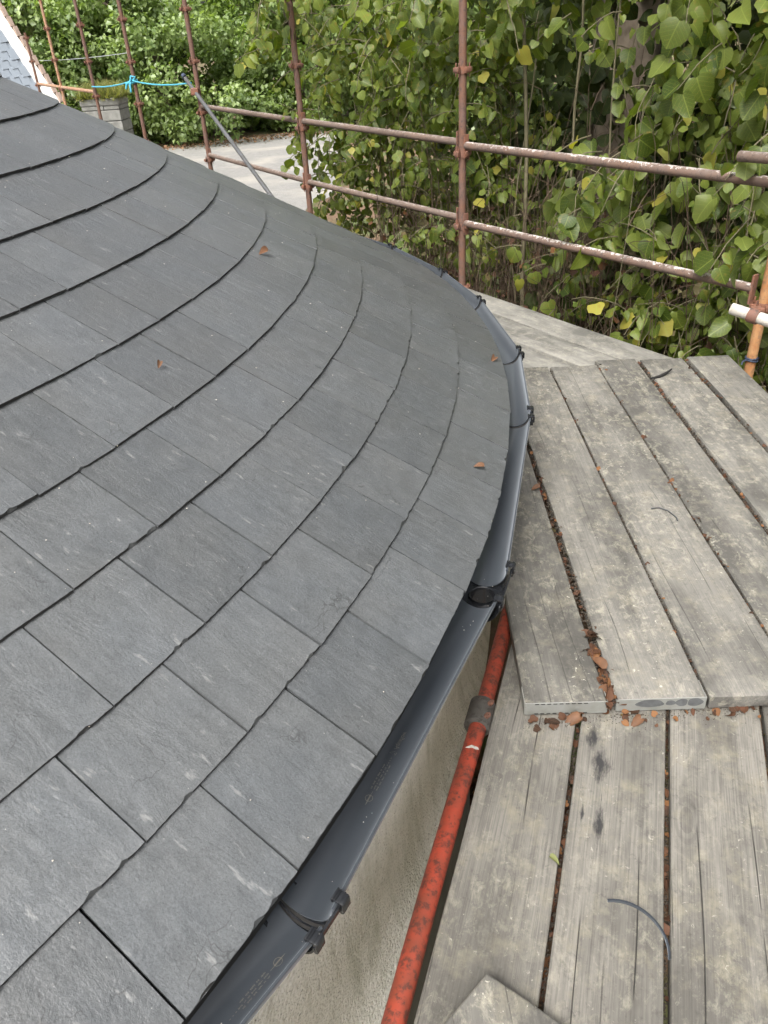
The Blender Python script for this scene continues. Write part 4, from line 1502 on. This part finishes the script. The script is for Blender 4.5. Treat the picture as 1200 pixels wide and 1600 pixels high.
# dry sucker thicket at the foot
m = MB(); m2 = MB()
for i in range(1100):
    a_ = rng.uniform(-1.9, 2.0) if rng.random() < .85 else rng.uniform(-3.4, -1.9); b_ = .35 + abs(rng.normal(0, .75))
    p0 = sc(a_, b_, GZ)
    top = rng.uniform(-.5, .55) + .75 * (rng.random() < .18) + .25 * (b_ > 1)
    ln = np.array([rng.normal(0, .22), rng.normal(0, .22), 0])
    p1 = sc(a_, b_, top) + ln
    pts = curve_pts(p0 - TO, p1 - TO, (rng.normal(0, .16), rng.normal(0, .16), 0), 5, .05)
    r0 = rng.uniform(.0025, .006)
    (m if rng.random() < .88 else m2).tube(pts, [r0 * (1 - .12 * k) for k in range(6)], 4, False)
    for _ in range(2):
        k = rng.integers(2, 6)
        q = pts[k]
        e = q + Vector((rng.normal(0, .14), rng.normal(0, .14), rng.uniform(.02, .22)))
        m.tube([q, (q + e) / 2 + Vector((0, 0, .02)), e], [.0025, .002, .0015], 3, False)
link('suckers', m.mesh('suckers'), M_twig, tree, 'stuff')
link('pale_suckers', m2.mesh('pale_suckers'), M_stem, tree, 'stuff')
# dead leaves caught in the thicket
n = 1500
pp = np.array([sc(rng.uniform(-3.2, 2.0), .35 + abs(rng.normal(0, .7)), rng.uniform(-1.2, .25)) for _ in range(n)])
me = leaves_mesh('dead_leaves', pp - TO, rng.normal(0, 1, (n, 3)), rng.normal(0, 1, (n, 3)), rng.uniform(.03, .07, n), rng.random(n))
link('dead_leaves', me, M_dry, tree, 'stuff')
# taller sucker stems
for (pa, pb, r0) in ((sc(.83, 1.3, 2.6), sc(.1, .75, -1.6), .021), (sc(.5, 1.65, 2.4), sc(-.05, .95, -1.6), .015), (sc(.0, 1.5, 2.3), sc(-.4, 1.1, -1.5), .011), (sc(.6, 1.3, 1.6), sc(.4, .8, -1.5), .010), (sc(-.8, 1.5, 2.2), sc(-.9, 1.0, -1.5), .010), (sc(-2.2, .55, .35), sc(-2.9, .35, .0), .014)):
    m = MB(); m.tube(curve_pts(pa - TO, pb - TO, (rng.normal(0, .06), rng.normal(0, .06), 0), 9, .02), [r0 * (.6 + .4 * i / 9) for i in range(10)], 8)
    m.build('sucker_stem', M_stem, tree, 60)

# ------------------------------------------------------------------ low bush beyond the platform
def bush(name, label, c, r, n, size, mat, cat='bush', stem=True):
    e = empty(name, (c[0], c[1], GZ)); tag(e, label, cat, 'low bushes by the gravel')
    o = np.array([c[0], c[1], GZ])
    p, s = cloud(np.array(c), r, n, size, .4)
    p[:, 2] = np.maximum(p[:, 2], GZ + .03)
    me = leaves_mesh('foliage', p - o, np.stack([rng.normal(0, .7, n), rng.normal(0, .7, n), rng.normal(-.2, .4, n)], 1), np.stack([rng.normal(0, .4, n), rng.normal(-.2, .4, n), np.full(n, .9)], 1), s * rng.uniform(.6, 1.2, n), rng.beta(2, 2, n))
    link('foliage', me, mat, e, 'stuff')
    m_ = MB()
    for i in range(6):
        m_.tube(curve_pts((rng.normal(0, .1), rng.normal(0, .1), 0), (rng.normal(0, r[0] * .5), rng.normal(0, r[1] * .5), r[2] * 1.2), (0, 0, .1), 5), [.012, .011, .009, .007, .005, .003], 5)
    m_.build('stems', M_twig, e)
bush('bush', 'bright green bush on the gravel below the brace', (-.55, 10.2, -1.35), (.8, .8, .6), 900, .07, M_far3)
bush('bush', 'bright green bush seen below the rails between the poles', (1.0, 10.2, -1.0), (.9, .8, .9), 1100, .07, M_far3)

# ------------------------------------------------------------------ background trees
RH_T = np.array([(0, 1, 2), (0, 2, 3)])
def far_tree(label, c, rad, height, n, size, mat, low=0.0, seed=0):
    r_ = np.random.default_rng(seed)
    e = empty('tree', (c[0], c[1], GZ)); tag(e, label, 'tree', 'trees beyond the yard')
    m_ = MB()
    m_.tube(curve_pts((0, 0, 0), (r_.normal(0, .3), r_.normal(0, .3), height * .7), (0, 0, 0), 8, .06), [.3 - .028 * i for i in range(9)], 9)
    for i in range(6):
        z0 = height * r_.uniform(.15, .55); a_ = r_.uniform(0, 6.28)
        m_.tube(curve_pts((0, 0, z0), (rad * .8 * math.cos(a_), rad * .8 * math.sin(a_), z0 + height * .18), (0, 0, .4), 6, .05), [.1 - .013 * k for k in range(7)], 6)
    m_.build('trunk', M_bark, e, 60)
    # leaf clumps spread over an uneven crown
    nc = 260
    v = r_.normal(0, 1, (nc, 3)); v /= np.linalg.norm(v, axis=1)[:, None]
    lob = 1 + .22 * np.sin(3 * np.arctan2(v[:, 1], v[:, 0]) + seed) + .18 * np.sin(5 * v[:, 2] + 2 * seed)
    rr = (.55 + .45 * r_.random(nc) ** .5) * lob
    cc = v * rr[:, None] * np.array([rad, rad, height * .5]) + np.array([0, 0, height * .5 + low])
    cr = r_.uniform(.45, 1.05, nc) * rad * .19
    k = r_.integers(0, nc, n)
    dv_ = r_.normal(0, 1, (n, 3)); dv_ /= np.linalg.norm(dv_, axis=1)[:, None]
    p = cc[k] + dv_ * (cr[k] * (.4 + .6 * r_.random(n) ** .5))[:, None] * np.array([1.2, 1.2, .75])
    ok = p[:, 2] > .02
    p = p[ok]; dv_ = dv_[ok]; k = k[ok]; n = len(p)
    Fm_ = orient(r_.normal(0, 1, (n, 3)) + np.array([0, 0, -.5]), dv_ * .7 + np.array([0, 0, .8]) + r_.normal(0, .3, (n, 3)))
    sz = size * r_.uniform(.6, 1.3, n)
    base = np.array([(0, 0, 0), (.38, .5, .1), (0, 1, -.08), (-.38, .5, .1)])[None] * sz[:, None, None]
    V = np.einsum('nij,nkj->nki', Fm_, base) + p[:, None, :]
    idx = (RH_T.ravel()[None, :] + (np.arange(n) * 4)[:, None]).ravel()
    tone = r_.random(nc)[k] * .55 + r_.random(n) * .35
    me = big_mesh('crown', V.reshape(-1, 3), 3, idx, {'rnd': np.repeat(tone, 4)}, False)
    link('crown', me, mat, e, 'stuff')
far_tree('dark olive tree behind the pale slate gable', (-19.5, 42), 5.2, 9.5, 22000, .26, M_far1, -1.0, 1)
far_tree('olive tree rising behind the short pinkish pole', (-15.2, 39.5), 4.4, 9.5, 22000, .24, M_far1, -1.2, 2)
far_tree('green tree behind the grass topped pillar', (-12.0, 39), 4.0, 8.5, 24000, .22, M_far2, -1.0, 3)
far_tree('broad green tree behind the blue rope', (-8.6, 38.5), 4.2, 8.2, 28000, .20, M_far2, -1.4, 4)
far_tree('bright yellow green tree beyond the gravel yard', (-5.2, 43.5), 4.8, 9.5, 20000, .24, M_far3, -.5, 5)
far_tree('green tree seen past the right end of the rope', (-2.6, 42), 3.8, 8.5, 20000, .22, M_far2, -.8, 6)
far_tree('tall tree seen through the lime leaves above the yard', (1.5, 46), 5, 9.5, 16000, .28, M_far3, -.5, 7)
far_tree('tree far behind the lime leaves on the right of the yard', (7.5, 41), 5.5, 9.5, 16000, .3, M_far2, -.8, 8)
far_tree('dark tree behind the lime tree trunk', (8.5, 17), 4.2, 12, 13000, .26, M_far1, -.8, 9)
far_tree('dark tree at the far right behind the leaves', (10.5, 10), 4.2, 12, 13000, .26, M_far1, -.8, 10)
far_tree('tall dark tree beyond the gable on the left', (-26, 40), 6, 10, 14000, .3, M_far1, -.8, 11)

# ------------------------------------------------------------------ litter and small things
def litter(name, label, spots, mat, cat):
    """spots: (x, y, z, size)"""
    n = len(spots)
    S = np.array(spots)
    d = np.stack([rng.normal(0, 1, n), rng.normal(0, 1, n), rng.normal(0, .25, n)], 1)
    nr = np.stack([rng.normal(0, .45, n), rng.normal(0, .45, n), np.full(n, 1.0)], 1)
    me = leaves_mesh(name, S[:, :3], d, nr, S[:, 3], rng.random(n))
    V = np.array([v.co[:] for v in me.vertices]).reshape(n, -1, 3)
    o = link(name, me, mat, None, 'stuff')
    o['label'] = label; o['category'] = cat
    return o
spots = []
up_edges = [(.572, .602), (.838, .847), (1.092, 1.106), (1.318, 1.334), (1.558, 1.572)]
for gi, (x0, x1) in enumerate(up_edges):
    for i in range((170, 60, 80, 90, 60)[gi]):
        y = 1.44 + 2.4 * rng.random() ** (1.9 if gi == 0 else 1.0)
        x = (x0 + x1) / 2 + .042 * (y - 1.45) + rng.normal(0, .007 if gi else .009)
        spots.append((x, y, ZU + rng.uniform(-.018, .004), rng.uniform(.010, .032) * (1.1 if gi == 0 and y < 1.8 else .7)))
for i in range(40):
    x = rng.uniform(.36, 1.0); y = 1.44 - abs(rng.normal(0, .025))
    spots.append((x, y, .006 + rng.random() * .005, rng.uniform(.008, .028)))
for p0 in (-.011, .2185, .458):
    for i in range(40):
        q = rng.uniform(.5, 1.6); P_ = rl * p0 + dl * q
        spots.append((P_.x, P_.y, -.028 + rng.uniform(-.008, .012), rng.uniform(.012, .03)))
for i in range(60):
    y = rng.uniform(2.0, 4.4); spots.append((.62 + .1 * rng.random() + (.02 * y), y, .012, rng.uniform(.008, .02)))
litter('leaf_litter', 'brown dry leaf litter along the board gaps', spots, M_dry, 'leaf litter')
# soil crumbs in the gaps and at the step
vs_, fs_ = [], []
crumbs = MB()
def crumb(x, y, z, s):
    r = s * .5
    pts = [(rng.uniform(.6, 1) * r * q[0] + x, rng.uniform(.6, 1) * r * q[1] + y, rng.uniform(.6, 1) * r * q[2] * .7 + z) for q in ((1, 0, 0), (-1, 0, 0), (0, 1, 0), (0, -1, 0), (0, 0, 1), (0, 0, -1))]
    crumbs.add(pts, [(0, 2, 4), (2, 1, 4), (1, 3, 4), (3, 0, 4), (2, 0, 5), (1, 2, 5), (3, 1, 5), (0, 3, 5)])
for gi, (x0, x1) in enumerate(up_edges):
    for i in range((1100, 700, 800, 800, 500)[gi]):
        y = 1.44 + 2.4 * rng.random()
        x = rng.uniform(x0 - .002, x1 + .002) + .042 * (y - 1.45)
        crumb(x, y, ZU - .013 + rng.normal(0, .004), rng.uniform(.006, .015))
for i in range(420):
    crumb(rng.uniform(.34, 1.1), 1.437 - abs(rng.normal(0, .022)), .003, rng.uniform(.002, .006))
for p0 in (-.011, .2185, .458):
    for i in range(500):
        P_ = rl * (p0 + rng.normal(0, .004)) + dl * rng.uniform(.4, 1.65)
        crumb(P_.x, P_.y, -.036 + rng.normal(0, .003), rng.uniform(.005, .011))
o = crumbs.build('soil_crumbs', M_soil, None, None, 'stuff')
o['label'] = 'dark soil crumbs lying in the gaps between the boards'; o['category'] = 'soil'
# pale pellets and grit scattered on the slates
grit = MB()
def on_roof(s, ang, h):
    p = cone_pt(s, R_(ang), h); return (p[0] + CX, p[1] + CY, p[2] + GZ)
for i in range(190):
    x, y, z = on_roof(rng.uniform(.0, 2.2), rng.uniform(-38, 10), .0085)
    s = rng.uniform(.0010, .0026)
    pts = [(x + s * q[0], y + s * q[1], z + s * q[2] * .6) for q in ((1, 0, 0), (-1, 0, 0), (0, 1, 0), (0, -1, 0), (0, 0, 1), (0, 0, -1))]
    grit.add(pts, [(0, 2, 4), (2, 1, 4), (1, 3, 4), (3, 0, 4), (2, 0, 5), (1, 2, 5), (3, 1, 5), (0, 3, 5)])
for i in range(70):
    ang = rng.uniform(-40, -9)
    w_ = rng.normal(.012, .012)
    p = (CX + (GR - .004 + w_) * math.cos(R_(ang)), CY + (GR - .004 + w_) * math.sin(R_(ang)), GZc - math.sqrt(max(1e-6, .0532 ** 2 - (w_ * .9) ** 2)) + .0012)
    s = rng.uniform(.0007, .0018)
    pts = [(p[0] + s * q[0], p[1] + s * q[1], p[2] + s * q[2] * .6) for q in ((1, 0, 0), (-1, 0, 0), (0, 1, 0), (0, -1, 0), (0, 0, 1), (0, 0, -1))]
    grit.add(pts, [(0, 2, 4), (2, 1, 4), (1, 3, 4), (3, 0, 4), (2, 0, 5), (1, 2, 5), (3, 1, 5), (0, 3, 5)])
o = grit.build('roof_grit', M_pale, None, None, 'stuff'); o['label'] = 'tiny pale grit and seeds scattered over the slates'; o['category'] = 'grit'

def single_leaf(label, p, nrm, size, yaw, mat=M_dryo):
    v = leaf_shape(.6, .35, .3); v[:, 0] *= .62
    v *= size
    me = big_mesh('fallen_leaf', v, 3, LEAF_T.ravel(), {'rnd': np.full(len(v), .9)}, True)
    o = link('fallen_leaf', me, mat)
    q = Vector(nrm).to_track_quat('Z', 'Y').to_matrix().to_4x4() @ Matrix.Rotation(yaw, 4, 'Z')
    q.translation = Vector(p)
    o.matrix_world = q
    tag(o, label, 'leaf', 'fallen dry leaves')
    return o
def roof_n(ang):
    return (math.cos(R_(ang)) * sinS, math.sin(R_(ang)) * sinS, cosS)
for lab, (s, ang), size, yaw in (('small orange dry leaf curled on the upper slates', (1.0, -4.0), .045, 1.0), ('small brown leaf scrap in a joint of the middle slates', (.95, -20.6), .022, 2.0),
                                 ('pale yellow leaf scrap on the eave slates near the gutter bend', (.07, -15.4), .03, .3), ('reddish leaf scrap in a joint of the left slates', (.72, -32.6), .026, 2.6),
                                 ('brown leaf scraps caught on the far eave slates', (.04, -3.2), .04, 1.2)):
    single_leaf(lab, on_roof(s, ang, .017), roof_n(ang), size, yaw)
M_gl = mat_plain('green_leaf_scrap', (0.13, 0.14, 0.045), .7)
single_leaf('small yellow green leaf scrap on the board by the red tube', (.328, 1.028, .006), (0, 0, 1), .026, .8, M_gl)
single_leaf('long orange dry leaf against the slotted board end', (.5, 1.425, .012), (0, -.3, 1), .05, 1.9)
single_leaf('brown curled leaf below the oval marked board end', (.66, 1.41, .010), (.2, -.2, 1), .04, 1.4)
single_leaf('orange leaf lying in the wide gap of the stepped boards', (.592, 1.55, ZU + .006), (.2, -.3, 1), .05, -.2)
single_leaf('brown leaf on the edge of the board beside the gutter', (.622, 2.56, ZU + .012), (.1, -.2, 1), .035, 1.2)
# curved plastic offcut
m = MB()
ca = Vector((.40, .80, .004)); rad_ = .118
pts = []
cx_, cy_ = .447, .80
ring = []
for i in range(15):
    a_ = R_(92 - i * 8.2)
    ring.append((.432 + .092 * math.cos(a_), .825 + .092 * math.sin(a_)))
vs_, fs_ = [], []
for (x, y) in ring:
    dx, dy = x - .432, y - .825
    l_ = math.hypot(dx, dy); ux, uy = dx / l_, dy / l_
    for (r_, z_) in ((-.0022, .002), (.0022, .002), (.0022, .0085), (-.0022, .0085)):
        vs_.append((x + ux * r_, y + uy * r_, z_))
for i in range(14):
    for k in range(4):
        fs_.append((i * 4 + k, (i + 1) * 4 + k, (i + 1) * 4 + (k + 1) % 4, i * 4 + (k + 1) % 4))
fs_ += [(0, 1, 2, 3), (59, 58, 57, 56)]
m.add(vs_, fs_)
o = m.build('curved_strip', M_gut); tag(o, 'curved dark plastic offcut lying on the stained board', 'plastic strip')
m = MB(); m.tube([(1.0, 2.37, ZU + .004), (1.03, 2.375, ZU + .004), (1.055, 2.35, ZU + .004), (1.07, 2.30, ZU + .004), (1.066, 2.28, ZU + .004)], .0028, 8)
o = m.build('wire_offcut', M_grey, None, 60); tag(o, 'thin grey wire offcut curled on the third stepped board', 'wire')
m = MB(); m.tube([(1.40, 3.585, ZU + .004), (1.45, 3.6, ZU + .006), (1.50, 3.63, ZU + .012), (1.53, 3.65, ZU + .022)], [.004, .008, .007, .004], 6)
o = m.build('rubber_strip', M_dark, None, 60); tag(o, 'black rubber strip on the fifth stepped board near its far end', 'strip')
# leaf litter on the ground below the gap and along the yard edge
sp2 = [(rng.uniform(.05, .9), rng.uniform(1.2, 3.2), GZ + .02 + rng.random() * .03, rng.uniform(.04, .09)) for _ in range(700)]
litter('ground_litter', 'brown leaves on the ground below the platform', sp2, M_dry, 'leaf litter')
yl = []
for i in range(1800):
    t_ = rng.random(); x = -14 + 15 * t_
    yl.append((x, 33.2 + (x + 14) * .42 + rng.normal(0, .8), GZ + .03, rng.uniform(.05, .12)))
litter('yard_litter', 'orange brown fallen leaves along the far edge of the yard', yl, M_dry2, 'leaf litter')
